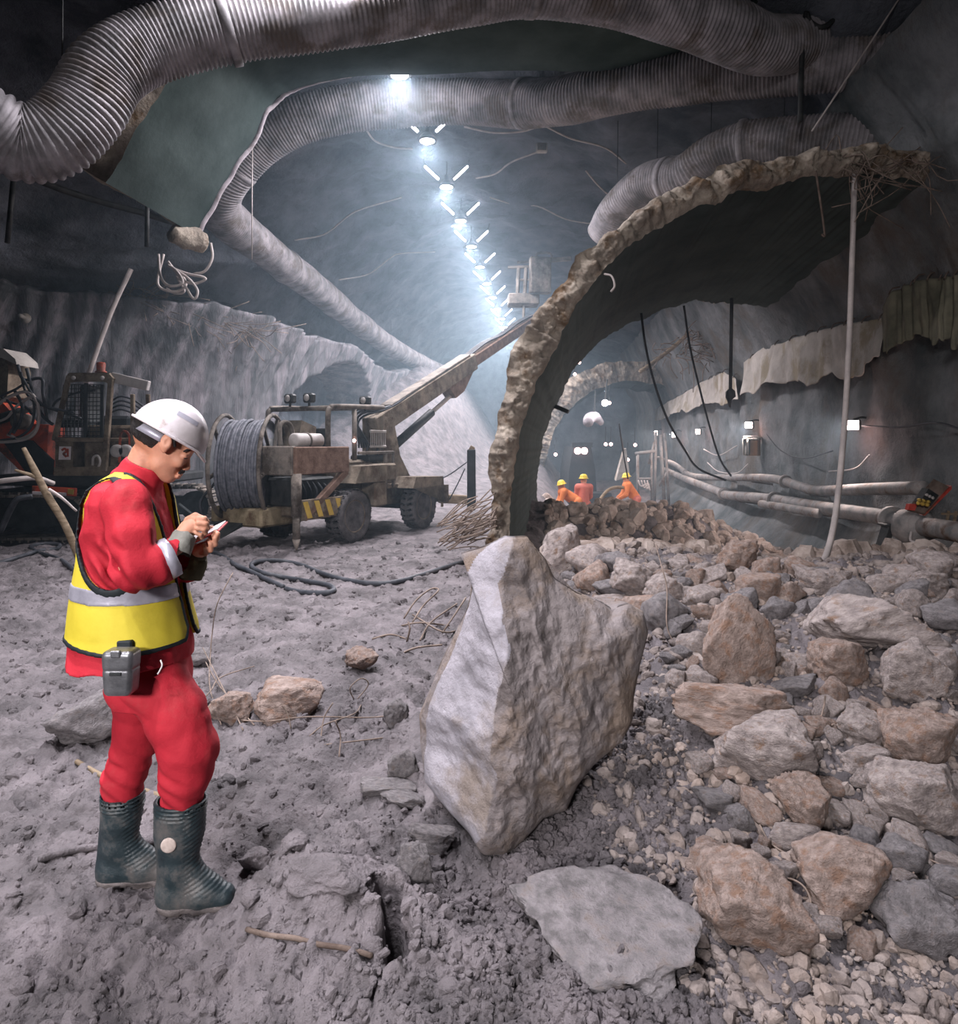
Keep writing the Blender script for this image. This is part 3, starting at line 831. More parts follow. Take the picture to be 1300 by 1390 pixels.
for x, y, wd, ht, ro, lb in ((520, 1082, 84, 16, 0.12, 'topmost thin grey rock flake left of the boulder base'), (548, 1098, 70, 14, 0.25, 'lower thin grey rock flake left of the boulder base'), (545, 1062, 44, 40, -0.3, 'upright grey flake standing against the boulder')):
    rock(x, y, wd, ht, 'rock_grey', lb, 0.3, ro, 0.6)

# the loose rocks of the bank, each its own
MARKS = [(1003, 865, 'the upright brown-grey slab'), (1180, 846, 'the largest pale flat rock'), (1150, 900, 'the tan rock under the largest flat rock'), (1256, 912, 'the shaded pale rock near the right edge'),
         (1055, 1022, 'the pale wedge-shaped rock'), (1102, 1098, 'the orange-tan blocky rock'), (1262, 1088, 'the big pale rock at the right edge'), (1010, 970, 'the long low brown slab'),
         (1160, 1205, 'the orange-brown block'), (1262, 1262, 'the grey slab in the lower right corner'), (1030, 1235, 'the brown rock under tangled wire'), (765, 745, 'the tilted slab at the arch foot'),
         (1005, 755, 'the brown rock on the far edge'), (1125, 792, 'the grey-pink rock on the crest'), (862, 786, 'the pale blocky rock behind the boulder'), (1270, 790, 'the grey rock on the right crest'),
         (915, 900, 'the right shoulder of the big boulder'), (1085, 785, 'the end of the pale hanging pipe'), (960, 1120, 'the dark clods under the boulder')]
rg = np.random.RandomState(11)
n_loose = 0; tries = 0; placed = []
while n_loose < 240 and tries < 9000:
    tries += 1
    y = 735 + 560 * rg.rand() ** 1.6; x = rg.uniform(735, 1300)
    lim = 930 if y > 960 else (905 if y > 840 else 760)
    if y > 1000: lim += (y - 1000) * 0.25
    if x < lim: continue
    g = ground_at(x, y)
    if g[1] > 8.6: continue
    size = (0.035 + 0.11 * rg.rand() ** 2.0) * (0.8 + 0.12 * g[1])
    if size * F / g[1] < 7: continue
    if any((g[0] - a) ** 2 + (g[1] - b) ** 2 < (0.72 * (c + size)) ** 2 for a, b, c in NAMED): continue
    if any((g[0] - a) ** 2 + (g[1] - b) ** 2 < (0.62 * (c + size)) ** 2 for a, b, c in placed): continue
    placed.append((g[0], g[1], size))
    mn = rg.choice(['rock_pale', 'rock_pale', 'rock_brown', 'rock_grey'])
    o = link('rubble_rock', VAR[mn][rg.randint(9)], None, (g[0], g[1], g[2] + size * 0.35))
    o.scale = (size * rg.uniform(0.8, 1.3), size * rg.uniform(0.7, 1.1), size * rg.uniform(0.5, 0.9))
    o.rotation_euler = (rg.uniform(-0.4, 0.4), rg.uniform(-0.4, 0.4), rg.uniform(0, 6.28))
    cn = {'rock_pale': 'pale', 'rock_brown': 'tan', 'rock_grey': 'grey'}[mn]
    sz = 'tiny' if size * F / g[1] < 11 else ('small' if size * F / g[1] < 18 else 'fist-sized' if size < 0.12 else 'larger')
    lm = min(MARKS, key=lambda q: (q[0] - x) ** 2 + (q[1] - y) ** 2)
    dx, dy = x - lm[0], y - lm[1]
    rel = ('just above' if dy < 0 else 'just below') if abs(dy) > abs(dx) else ('left of' if dx < 0 else 'right of')
    tag(o, '%s %s loose rock %s %s' % (sz, cn, rel, lm[2]), 'rock', 'loose rocks of the rubble bank'); n_loose += 1
print('loose rocks', n_loose)

def scatter(name, label, pts, sizes, mn, seed, level=1):
    """tens of thousands of crumbs as one mesh"""
    r = np.random.RandomState(seed); d, f = ICO[level]; n = len(pts)
    shapes = []
    for i in range(12):
        s, _ = rock_shape(seed * 31 + i, level, 6, 0.03, 30); shapes.append(s * r.uniform(0.5, 1.15, 3))
    shapes = np.array(shapes)
    pick = r.randint(12, size=n); a = r.uniform(0, 2 * PI, n); c, s = np.cos(a), np.sin(a)
    b = shapes[pick]; tilt = r.uniform(-0.6, 0.6, n); ct, st = np.cos(tilt), np.sin(tilt)
    x, y, z = b[..., 0], b[..., 1], b[..., 2]
    y, z = y * ct[:, None] - z * st[:, None], y * st[:, None] + z * ct[:, None]
    x, y = x * c[:, None] - y * s[:, None], x * s[:, None] + y * c[:, None]
    v = np.stack([x, y, z], -1) * sizes[:, None, None] + pts[:, None, :]
    ff = (f[None] + (np.arange(n) * len(d))[:, None, None]).reshape(-1, 3)
    o = link(name, new_mesh(name, v.reshape(-1, 3), ff, mn, False))
    return tag(o, label, 'rubble', kind='stuff')

def crumbs(n, rnd):
    X, Y = rnd(n); Z = ground_h(X, Y); return np.stack([X, Y, Z], 1)
rs = np.random.RandomState(5)
def zone_bank(n):
    Y = 1.9 + 8.4 * rs.rand(n) ** 1.3; lo = 0.55 + 0.1 * np.sin(Y * 1.3); hi = np.minimum(0.75 * Y + 0.3, 6.0)
    return lo + (hi - lo) * rs.rand(n), Y
p = crumbs(14000, zone_bank)
scatter('rubble_gravel', 'small broken stones filling the gaps of the rubble bank', p, 0.004 + 0.034 * rs.rand(14000) ** 5 * (0.5 + 0.16 * p[:, 1]) + 0.0016 * p[:, 1], 'gravel', 6)
def zone_clod(n):
    Y = 1.75 + 1.9 * rs.rand(n); X = 0.25 + 0.28 * rs.normal(size=n) + 0.22 * (Y - 1.8)
    return X, Y
p = crumbs(9000, zone_clod); ms = MAT['rock_grey']
scatter('earth_clods', 'dark grey crumbly clods around the foot of the big boulder', p, 0.006 + 0.018 * rs.rand(9000) ** 3, 'mud', 7)
def zone_mud(n):
    Y = 1.8 + 9.0 * rs.rand(n) ** 1.8; X = -0.75 * Y + (0.75 * Y + 0.35) * rs.rand(n); return X, Y
p = crumbs(9000, zone_mud); szs = 0.004 + 0.026 * rs.rand(9000) ** 4 * (0.6 + 0.2 * p[:, 1]); p[:, 2] -= 0.35 * szs
scatter('mud_crumbs', 'small crumbs scattered over the muddy floor on the left', p, szs, 'mud', 8)
def zone_far(n):
    Y = 8.0 + 14 * rs.rand(n) ** 1.4; lo = shell_axis(Y) - 4.0; hi = right_wall(Y) - 0.6
    return lo + (hi - lo) * rs.rand(n) ** 1.2, Y
p = crumbs(5000, zone_far); p[:, 2] += 0.0
scatter('tunnel_rubble', 'pinkish rubble heaped on the floor of the old tunnel', p, 0.05 + 0.16 * rs.rand(5000) ** 2.5, 'gravel_pale', 9)

# ------------------------------------------------------------------ the big boulder
def build_boulder():
    out = [(622, 775), (655, 762), (690, 741), (722, 741), (750, 776), (764, 806), (800, 830), (838, 846), (856, 858), (882, 852), (908, 866), (914, 896), (898, 945), (888, 985), (885, 1020), (866, 1050), (825, 1075), (795, 1100), (778, 1134), (742, 1137), (712, 1165), (686, 1178), (655, 1170), (636, 1150), (600, 1136), (568, 1118), (558, 1070), (556, 1030), (574, 985), (590, 945), (612, 900), (634, 850), (640, 822), (634, 806)]
    Y0 = 2.72
    pts = np.array([px(x, y, Y0)[[0, 2]] for x, y in out])
    c = np.array(px(715, 985, Y0)[[0, 2]])
    # resample the outline by angle about the middle along its length
    loop = np.vstack([pts, pts[:1]]); L = np.concatenate([[0], np.cumsum(np.linalg.norm(np.diff(loop, axis=0), axis=1))])
    na = 340; s = np.linspace(0, L[-1], na, endpoint=False)
    B = np.stack([np.interp(s, L, loop[:, k]) for k in (0, 1)], 1)
    rr = np.concatenate([np.linspace(0.02, 0.8, 90), np.linspace(0.81, 1.0, 40)])
    ridge = [(700, 741), (684, 800), (680, 860), (690, 885), (676, 950), (662, 1000), (672, 1055), (660, 1110), (648, 1172)]
    rz = np.array([px(x, y, Y0)[2] for x, y in ridge]); rx = np.array([px(x, y, Y0)[0] for x, y in ridge])
    o_ = np.argsort(rz); rz, rx = rz[o_], rx[o_]
    def plane(X, Z):
        xr = np.interp(Z, rz, rx); d = X - xr
        y = np.where(d < 0, -0.95 * d, 0.34 * d) + 0.16 * (Z - 0.3)
        return y
    parts = []
    for side in (0, 1):
        R, A = np.meshgrid(rr, np.arange(na), indexing='ij')
        XZ = c + R[..., None] * (B[None] - c)
        X, Z = XZ[..., 0], XZ[..., 1]
        edge = plane(X, Z)
        rnd = 1 - np.sqrt(np.clip(1 - R ** 5, 0, 1))
        if side == 0:
            rough = smooth(-0.05, 0.08, X - np.interp(Z, rz, rx))
            n = 0.035 * fbm(X, Z, 0, 4, 4, 501, 0.6) + rough * (0.035 * np.abs(fbm((X + 0.35 * Z) * 1.7, Z * 0.55, 0, 4, 4, 503, 0.55)) + 0.007 * fbm(X * 1.3, Z * 0.7, 0, 22, 3, 509, 0.6))
            # conchoidal steps on the clean broken face
            st = fbm(X * 1.5 + Z * 0.4, Z * 0.7, 0, 3.2, 2, 517)
            n = n + (1 - rough) * (0.05 * np.abs(st) + 0.006 * np.abs(fbm(X * 2 + Z, Z * 0.6, 0, 8, 2, 519)))
            y = edge + 0.12 * rnd + n * np.clip(1.15 - R ** 6, 0, 1) - 0.10 * np.clip(1 - R, 0, 1)
        else:
            y = edge + 0.12 + (0.40 + 0.05 * fbm(X, Z, 0, 3, 3, 521)) * np.sqrt(np.clip(1 - R ** 2.4, 0, 1))
        parts.append(np.stack([X, Y0 + y, Z], -1).reshape(-1, 3))
    nr = len(rr); f0 = grid_faces(nr, na, True)
    v = np.vstack(parts); f = np.vstack([f0, f0[:, ::-1] + nr * na])
    # close the small middle holes
    loc = np.array((c[0], Y0 + 0.2, 0.0))
    m = new_mesh('boulder', v - loc, f, 'boulder')
    import bmesh
    bm = bmesh.new(); bm.from_mesh(m); bmesh.ops.remove_doubles(bm, verts=bm.verts, dist=0.0008)
    bmesh.ops.holes_fill(bm, edges=[e for e in bm.edges if e.is_boundary], sides=0)
    bmesh.ops.recalc_face_normals(bm, faces=bm.faces); bm.to_mesh(m); bm.free()
    m.polygons.foreach_set('use_smooth', np.ones(len(m.polygons), dtype=bool))
    m.materials.append(MAT['boulder_brown_shade'])
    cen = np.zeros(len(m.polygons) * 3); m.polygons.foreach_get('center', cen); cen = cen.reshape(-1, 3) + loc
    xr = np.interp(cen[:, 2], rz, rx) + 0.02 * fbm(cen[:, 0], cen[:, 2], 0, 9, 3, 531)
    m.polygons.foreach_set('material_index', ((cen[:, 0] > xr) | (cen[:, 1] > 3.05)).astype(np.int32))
    o = link('boulder', m, None, loc)
    tag(o, 'huge light grey boulder with a smooth broken left face, standing in the foreground', 'boulder')
build_boulder()
lap('30_rocks')
# ------------------------------------------------------------------ the surveyor in the foreground
mat('skin', (176, 122, 98), (196, 142, 118), 9.0, 0.55, 0, 0.12, 80, spec=0.4)
mat('hair', (20, 18, 20), (40, 36, 36), 60.0, 0.6, 0, 0.6, 120, stretch=(1, 1, 0.4))
mat('red_cloth', (158, 26, 42), (186, 42, 56), 3.0, 0.8, 0, 0.25, 18, c3=(178, 66, 70), c3_scale=3.2, c3_lo=0.56, c3_hi=0.75)
mat('hi_vis', (188, 170, 46), (206, 188, 62), 4.0, 0.7, 0, 0.12, 10, c3=(180, 160, 52), c3_scale=2.6, c3_lo=0.56, c3_hi=0.72)
mat('reflective', (150, 148, 160), (180, 178, 190), 10.0, 0.35, 0.3, 0.1, 30)
mat('piping', (16, 24, 28), (30, 36, 40), 10.0, 0.7)
mat('helmet_white', (180, 172, 174), (212, 205, 210), 7.0, 0.35, 0, 0.05, 40, c3=(146, 128, 120), c3_scale=6.0, c3_lo=0.58, c3_hi=0.68, spec=0.5)
mat('rubber', (22, 34, 40), (48, 62, 66), 6.0, 0.45, 0, 0.25, 40, c3=(92, 88, 86), c3_scale=6.0, c3_lo=0.5, c3_hi=0.66, spec=0.5)
mat('muddy_rubber', (84, 78, 78), (120, 112, 110), 9.0, 0.85, 0, 0.6, 40)
mat('canister', (100, 100, 104), (146, 146, 150), 8.0, 0.35, 0.7, 0.1, 50, spec=0.6)
mat('glove', (98, 98, 92), (138, 136, 130), 12.0, 0.85, 0, 0.3, 60)
mat('olive_glove', (58, 58, 40), (92, 88, 66), 12.0, 0.8, 0, 0.3, 60)
mat('pad_red', (176, 66, 72), (196, 92, 94), 10.0, 0.6)
mat('paper', (206, 196, 200), (222, 214, 216), 10.0, 0.8)
mat('badge', (176, 160, 152), (200, 186, 178), 60.0, 0.6)

def build_person():
    YP = 2.38
    def P(x, y, d=0.0): return px(x, y, YP + d)
    K = YP / F
    base = np.array((P(235, 1200)[0], YP, 0.0))
    th = thing('person', 'man in red work clothes, yellow vest and white helmet writing on a pad', 'person', base)
    # ---- body: one skin from head to hands and feet
    S = SDF(P(95, 545, -0.3) * (1, 0, 1) + (0, YP - 0.34, -0.0) - (0, 0, 1.52), P(330, 545) * (1, 0, 1) + (0, YP + 0.34, 0.05), 0.0036)
    th_ = math.radians(-36)
    YAW = math.radians(25)
    Rh = rot('Z', YAW) @ rot('Y', math.radians(36))            # head bowed forward, in profile to the viewer
    def C(a, b, ra, rb=None, k=0.012): S.cap(P(*a), P(*b), ra, rb, k)
    S.ell(P(222, 588), (0.098, 0.075, 0.092), Rh)
    S.ell(P(232, 614), (0.062, 0.062, 0.07), Rh, 0.03)
    C((238, 608), (226, 636), 0.052, 0.040, 0.02)
    C((216, 630, -0.028), (229, 645, -0.006), 0.032, 0.020, 0.02); C((216, 630, 0.028), (229, 645, 0.006), 0.032, 0.020, 0.02)
    S.ell(P(229.5, 648.5), (0.014, 0.016, 0.013), None, 0.012)     # chin
    C((256, 613, -0.022), (258, 611, 0.0), 0.010, 0.011, 0.012); C((256, 613, 0.022), (258, 611, 0.0), 0.010, 0.011, 0.012)   # brow
    C((255, 617), (254, 634), 0.007, 0.010, 0.006); S.ell(P(253.5, 635), (0.010, 0.010, 0.009), None, 0.006)    # nose
    S.ell(P(250, 636, -0.010), (0.008, 0.007, 0.007), None, 0.004); S.ell(P(250, 636, 0.010), (0.008, 0.007, 0.007), None, 0.004)
    C((243.5, 643.5, -0.016), (245, 643.5, 0.0), 0.0055, 0.007, 0.006); C((243.5, 643.5, 0.016), (245, 643.5, 0), 0.0055, 0.007, 0.006)   # lips
    C((240.5, 647, -0.013), (242, 647.5, 0.0), 0.0055, 0.007, 0.005); C((240.5, 647, 0.013), (242, 647.5, 0), 0.0055, 0.007, 0.005)
    S.ell(P(243, 627, -0.036), (0.016, 0.014, 0.018), None, 0.02)   # cheek bones
    S.ell(P(243, 627, 0.036), (0.016, 0.014, 0.018), None, 0.02)
    for sd in (-1, 1):
        S.ell(P(250.5, 619, sd * 0.031), (0.012, 0.013, 0.010), None, 0.006)   # lowered lids
        # ear: rim, hollow, lobe
        Re = rot('Y', math.radians(18))
        S.ell(P(224.5, 601, sd * 0.083), (0.022, 0.012, 0.030), Re, 0.004)
        S.ell(P(226.5, 600.5, sd * 0.099), (0.013, 0.010, 0.019), Re, 0, True)
        S.ell(P(222.5, 611.5, sd * 0.081), (0.010, 0.008, 0.009), Re, 0.004)
    C((200, 618), (186, 652), 0.054, 0.060, 0.012)          # neck
    S.loft([(P(0, 655)[2], P(180, 0)[0], YP, 0.07, 0.10), (P(0, 690)[2], P(178, 0)[0], YP, 0.10, 0.16), (P(0, 800)[2], P(180, 0)[0], YP, 0.12, 0.15), (P(0, 890)[2], P(188, 0)[0], YP, 0.10, 0.12)], 0.03)
    C((172, 676, -0.18), (184, 770, -0.235), 0.05, 0.045, 0.02); C((184, 770, -0.235), (243, 738, -0.13), 0.045, 0.03, 0.02)
    C((172, 676, 0.18), (196, 775, 0.22), 0.05, 0.045, 0.02); C((196, 775, 0.22), (262, 750, 0.03), 0.045, 0.03, 0.02)
    C((205, 905, -0.07), (262, 1010, -0.10), 0.06, 0.055, 0.02); C((258, 1015, -0.10), (244, 1190, -0.09), 0.045, 0.035, 0.02)
    C((195, 905, 0.07), (182, 1005, 0.09), 0.06, 0.055, 0.02); C((178, 1010, 0.09), (166, 1180, 0.08), 0.042, 0.035, 0.02)
    C((244, 1205, -0.09), (290, 1222, -0.09), 0.03, 0.025, 0.02); C((166, 1190, 0.08), (205, 1196, 0.08), 0.03, 0.025, 0.02)
    # right hand: back of the hand to the viewer, closed round the pen
    C((243, 734, -0.125), (252, 722, -0.11), 0.030, 0.028, 0.01)
    S.ell(P(259, 714, -0.10), (0.036, 0.024, 0.028), rot('Y', math.radians(-20)), 0.012)
    for i, (b, m1, m2, e) in enumerate((((268, 704, -0.112), (277, 704, -0.108), (281, 709, -0.098), (278, 713, -0.085)),
                                        ((269, 710, -0.118), (279, 711, -0.112), (282, 717, -0.10), (277, 720, -0.09)),
                                        ((268, 717, -0.118), (277, 719, -0.113), (279, 724, -0.10), (273, 726, -0.09)),
                                        ((265, 723, -0.115), (272, 726, -0.112), (274, 730, -0.10), (268, 731, -0.09)))):
        r = 0.0098 - 0.0008 * i
        S.chain([P(*b), P(*m1), P(*m2), P(*e)], [r, r * 0.95, r * 0.9, r * 0.8], 0.003)
    S.chain([P(255, 706, -0.085), P(265, 700, -0.08), P(274, 704, -0.082), P(280, 709, -0.088)], [0.013, 0.011, 0.010, 0.008], 0.004)   # thumb
    # left hand under the pad: palm up, fingers curled over its near edge
    S.ell(P(276, 744, -0.005), (0.038, 0.030, 0.022), rot('Y', math.radians(-25)), 0.012)
    C((262, 752, 0.03), (270, 748, 0.012), 0.028, 0.026, 0.012)
    for i, (b, m1, m2, e) in enumerate((((288, 735, -0.03), (294, 731, -0.052), (295, 725, -0.062), (292, 722, -0.058)),
                                        ((285, 742, -0.03), (292, 739, -0.058), (292, 731, -0.066), (289, 727, -0.062)),
                                        ((280, 748, -0.03), (286, 747, -0.060), (286, 738, -0.068), (283, 733, -0.064)),
                                        ((274, 752, -0.028), (279, 752, -0.055), (279, 744, -0.064), (277, 739, -0.060)))):
        r = 0.0100 - 0.0007 * i
        S.chain([P(*b), P(*m1), P(*m2), P(*e)], [r, r * 0.97, r * 0.92, r * 0.8], 0.003)
    S.chain([P(282, 738, 0.03), P(290, 728, 0.045), P(290, 718, 0.04), P(284, 716, 0.02)], [0.013, 0.012, 0.010, 0.008], 0.004)
    S.build('body', 'skin', th, 1)

    # ---- hair, brows, moustache
    Hh = SDF(P(175, 545) - (0, 0.1, 0.30), P(285, 545) + (0, 0.1, 0.02), 0.0034)
    Hh.ell(P(220, 587), (0.101, 0.0795, 0.096), Rh)
    g = Hh.grid(); c0 = P(222, 588); q = [g[i] - c0[i] for i in range(3)]
    ux, uy, uz = [sum(Rh[j][i] * q[j] for j in range(3)) for i in range(3)]
    low = np.where(ux < 0.008, -0.066 + 0.25 * np.clip(-ux - 0.05, 0, 0.1), np.where(ux < 0.05, -0.018, 0.0))         # hairline: nape, over the ear, forehead
    Hh.F = np.maximum(Hh.F, (low - uz) + 0.003 * noise(ux * 200, g[1] * 200, uz * 60, 5)).astype(np.float32)
    Hh.F = np.maximum(Hh.F, ux - 0.070)
    Hh.cap(P(236, 594, -0.074), P(237, 606, -0.070), 0.008, 0.005, 0.006); Hh.cap(P(236, 594, 0.074), P(237, 606, 0.070), 0.008, 0.005, 0.006)
    Hh.build('hair', 'hair', th, 1)
    Mo = SDF(P(230, 630) - (0, 0.05, 0.06), P(262, 630) + (0, 0.05, 0.03), 0.0025)
    Mo.cap(P(243, 642, -0.026), P(248.5, 640, -0.006), 0.0045, 0.007, 0.003); Mo.cap(P(243, 642, 0.026), P(248.5, 640, 0.006), 0.0045, 0.007, 0.003)
    Mo.build('moustache', 'hair', th, 1)
    for sd in (-1, 1):
        MB().tube([P(249, 613, sd * 0.046), P(254.5, 611, sd * 0.036), P(258.5, 612, sd * 0.020)], [0.003, 0.0045, 0.0035], 8, 5).build('eyebrow', 'hair', th, True)
        MB().tube([P(247.5, 621, sd * 0.042), P(252, 622.5, sd * 0.036), P(254.5, 622, sd * 0.024)], [0.0012, 0.002, 0.0014], 6, 5).build('eyelashes', 'hair', th, True)

    # ---- helmet
    Hm = SDF(P(170, 530) - (0, 0.16, 0.28), P(295, 530) + (0, 0.16, 0.03), 0.0034)
    R3 = rot('Z', YAW) @ rot('Y', math.radians(32)); c = P(230, 591)
    Hm.ell(c, (0.124, 0.104, 0.122), R3, 0)
    g = Hm.grid(); q = [g[i] - c[i] for i in range(3)]
    ux, q1, uz = [sum(R3[j][i] * q[j] for j in range(3)) for i in range(3)]
    rib_ = 0.004 * np.exp(-(q1 / 0.012) ** 2) * smooth(-0.06, 0.02, uz)
    Hm.F = (Hm.F - rib_).astype(np.float32)
    Hm.F = np.maximum(Hm.F, -0.002 - uz)
    e = np.sqrt((ux - 0.006) ** 2 / 0.143 ** 2 + q1 ** 2 / 0.118 ** 2)
    brim = np.maximum((e - 1) * 0.118, np.abs(uz + 0.002 + 0.35 * np.maximum(ux - 0.10, 0)) - 0.0045)
    Hm.F = np.minimum(Hm.F, brim).astype(np.float32)
    inner = np.sqrt((ux / 0.117) ** 2 + (q1 / 0.097) ** 2 + (np.maximum(uz, -0.03) / 0.115) ** 2)
    Hm.F = np.maximum(Hm.F, np.where(uz < 0.12, (1 - inner) * 0.10, Hm.F)).astype(np.float32)
    hm_ = Hm.build('helmet', 'helmet_white', th, 1)
    hm_['label'] = 'scuffed white safety helmet'
    # head band and sticker
    def hp(u, v, w_):     # helmet space to world
        return c + R3 @ np.array((u, v, w_))
    a = np.radians(np.linspace(120, 240, 26)); rows = []
    ring_ = [[hp(0.104 * math.cos(t) - 0.004, 0.088 * math.sin(t), -0.008), hp(0.105 * math.cos(t) - 0.004, 0.089 * math.sin(t), -0.036)] for t in np.radians(np.linspace(95, 265, 40))]
    v = np.array(ring_).reshape(-1, 3); bnd = link('head_band', new_mesh('head_band', v - base, grid_faces(40, 2), 'reflective'), hm_)
    sm = bnd.modifiers.new('thick', 'SOLIDIFY'); sm.thickness = 0.004
    sv = []
    for i in range(9):
        t = -0.02 + 0.075 * i / 8
        for w_ in (0.070, 0.086):
            yy = -0.104 * math.sqrt(max(0, 1 - (t / 0.124) ** 2 - (w_ / 0.122) ** 2)) - 0.0012
            sv.append(hp(t, yy, w_))
    st = link('sticker', new_mesh('sticker', np.array(sv) - base, grid_faces(9, 2), 'reflective'), hm_)

    # ---- red jacket
    tors = [(640, 184, 20, .075), (650, 180, 32, .13), (662, 177, 40, .185), (680, 176, 47, .205), (710, 177, 53, .205), (750, 178, 60, .195), (800, 178, 67, .19), (850, 182, 77, .20), (870, 181, 80, .21), (895, 180, 83, .228)]
    def rows(grow, z0=None):
        return [(P(0, q[0])[2], P(q[1], 0)[0], YP, q[2] * K + grow, q[3] + grow) for q in tors]
    J = SDF((P(80, 0)[0], YP - 0.36, P(0, 905)[2]), (P(275, 0)[0], YP + 0.34, P(0, 610)[2]), 0.005)
    J.loft(rows(-0.012), 0.02)
    # collar
    J.cap(P(196, 638), P(184, 656), 0.070, 0.078, 0.01)
    for sd in (-1, 1):
        sh = (171, 682, sd * 0.178); el = (185, 772, -0.235) if sd < 0 else (194, 778, 0.22); wr = (238, 752, -0.155) if sd < 0 else (252, 768, 0.05)
        J.chain([P(173, 690, sd * 0.13), P(*sh), P(178, 728, sd * 0.214), P(*el)], [0.062, 0.066, 0.068, 0.064], 0.02)
        J.chain([P(*el), P((el[0] + wr[0]) / 2, (el[1] + wr[1]) / 2 + 3, (el[2] + wr[2]) / 2), P(*wr)], [0.066, 0.067, 0.056], 0.012)
    g = J.grid()
    # folds: creases crossing the elbow and running down the body
    zf = (g[2] - P(0, 772)[2]); xf = (g[0] - P(190, 0)[0])
    ang = xf * 0.75 + zf * 0.65
    arm = smooth(YP - 0.13, YP - 0.19, g[1])
    wr_ = 0.013 * arm * np.sin(ang * 110 + 3.0 * noise(g[0] * 12, g[1] * 12, g[2] * 12, 3)) * smooth(0.16, 0.03, np.hypot(xf - 0.02, zf - 0.02))
    wr_ = wr_ + 0.014 * (np.abs(noise(g[0] * 11 + g[2] * 5, g[1] * 11, g[2] * 8, 9)) - 0.4) + 0.004 * noise(g[0] * 34, g[1] * 34, g[2] * 18, 10)
    J.F = (J.F + wr_).astype(np.float32)
    # hem, open cuffs and neck
    J.F = np.maximum(J.F, P(0, 892)[2] - g[2] + 0.006 * np.sin(g[0] * 40)).astype(np.float32)
    cn = P(196, 630); nrm = np.array((0.42, 0, 0.90))
    J.F = np.maximum(J.F, -(0.058 - np.sqrt((g[0] - cn[0] - (cn[2] - g[2]) * 0.35) ** 2 + (g[1] - YP) ** 2) + 0 * g[2]) * -1 if False else J.F)
    col_d = np.sqrt((g[0] - P(199, 0)[0] - (g[2] - P(0, 628)[2]) * 0.45) ** 2 + (g[1] - YP) ** 2) - 0.062
    J.F = np.where(g[2] > P(0, 655)[2], np.maximum(J.F, -col_d), J.F)
    J.F = np.maximum(J.F, (g[0] - cn[0]) * nrm[0] + (g[2] - P(0, 634)[2]) * nrm[2] - 0.012).astype(np.float32)
    jk = J.build('jacket', 'red_cloth', th, 1)
    # sleeve bands
    for sd, a_, b_, nm in ((-1, (225, 759, -0.178), (232, 755.5, -0.168), 'sleeve_band'),):
        if a_ is not None:
            A, B = P(*a_), P(*b_); dd = (B - A) / np.linalg.norm(B - A)
            MB().lathe(A, dd, [(0.062, -0.010), (0.0675, -0.010), (0.0655, 0.022), (0.060, 0.022)], 32).jitter(0.003, 30, 3).build(nm, 'reflective', jk, True)

    # ---- yellow vest over it
    V = SDF((P(85, 0)[0], YP - 0.30, P(0, 885)[2]), (P(285, 0)[0], YP + 0.30, P(0, 625)[2]), 0.0048)
    V.loft(rows(0.006), 0.0)
    g = V.grid()
    V.F = (V.F + 0.006 * noise(g[0] * 9, g[1] * 9, g[2] * 4, 19) + 0.003 * noise(g[0] * 22, g[1] * 22, g[2] * 9, 20)).astype(np.float32)
    xm = lambda x: P(x, 0)[0]
    zm = lambda y: P(0, y)[2]
    xx, zz, yy = g[0], g[2], g[1]
    # arm hole: a slanted ellipse seen from the side
    def ellip(cx, cy, rx, ry, tilt):
        a_, b_ = (xx - xm(cx)) / K, -(zz - zm(cy)) / K
        u_ = a_ * math.cos(tilt) + b_ * math.sin(tilt); v_ = -a_ * math.sin(tilt) + b_ * math.cos(tilt)
        e_ = np.sqrt((u_ / rx) ** 2 + (v_ / ry) ** 2); return (e_ - 1) * min(rx, ry) * K
    side = np.abs(yy - YP) > 0.10
    hole = ellip(179, 716, 42, 74, -0.25)
    hole = hole + 2.5 * np.maximum(0, 0.115 - np.abs(yy - YP))
    hem = zz - (zm(853) - (np.clip((xx - xm(102)) / (xm(187) - xm(102)), 0, 1)) * 13 * K + 0.10 * np.clip(xx - xm(240), 0, 1))
    # the open front: edge runs from the collar down to the rounded corner
    gap = np.interp(-zz, [-zm(640), -zm(740), -zm(785), -zm(815), -zm(850), -zm(866)], [0.085, 0.05, 0.035, 0.02, 0.02, 0.05])
    front = np.where(xx > xm(186), np.abs(yy - YP) - gap, 0.3)
    neck = np.where(zz > zm(668), np.sqrt((xx - xm(199)) ** 2 + (yy - YP) ** 2) - 0.078, 0.3)
    keep = np.minimum(np.minimum(hole, hem), np.minimum(front, neck))
    Vb = V.F.copy()
    V.F = np.maximum(Vb, -keep).astype(np.float32)
    vs_ = V.build('safety_vest', 'hi_vis', th, 1)
    T = V.copy(); T.F = np.maximum(np.maximum(Vb - 0.0035, np.abs(keep - 0.002) - 0.0075), -(Vb + 0.007)).astype(np.float32)
    T.build('edge_trim', 'piping', vs_, 1)
    bz = zm(792) - (xx - xm(110)) * 0.04
    B_ = V.copy(); B_.F = np.maximum(np.maximum(np.maximum(Vb - 0.0025, np.abs(zz - bz) - 0.0265), -keep), -(Vb + 0.015)).astype(np.float32)
    B_.build('reflective_band', 'reflective', vs_, 1)

    # ---- trousers
    Tr = SDF((P(120, 0)[0], YP - 0.26, P(0, 1100)[2] - 0.02), (P(315, 0)[0], YP + 0.24, P(0, 868)[2]), 0.005)
    Tr.loft([(zm(872), xm(200), YP, 52 * K, 0.168), (zm(925), xm(204), YP, 55 * K, 0.175), (zm(950), xm(208), YP, 50 * K, 0.16)], 0.03)
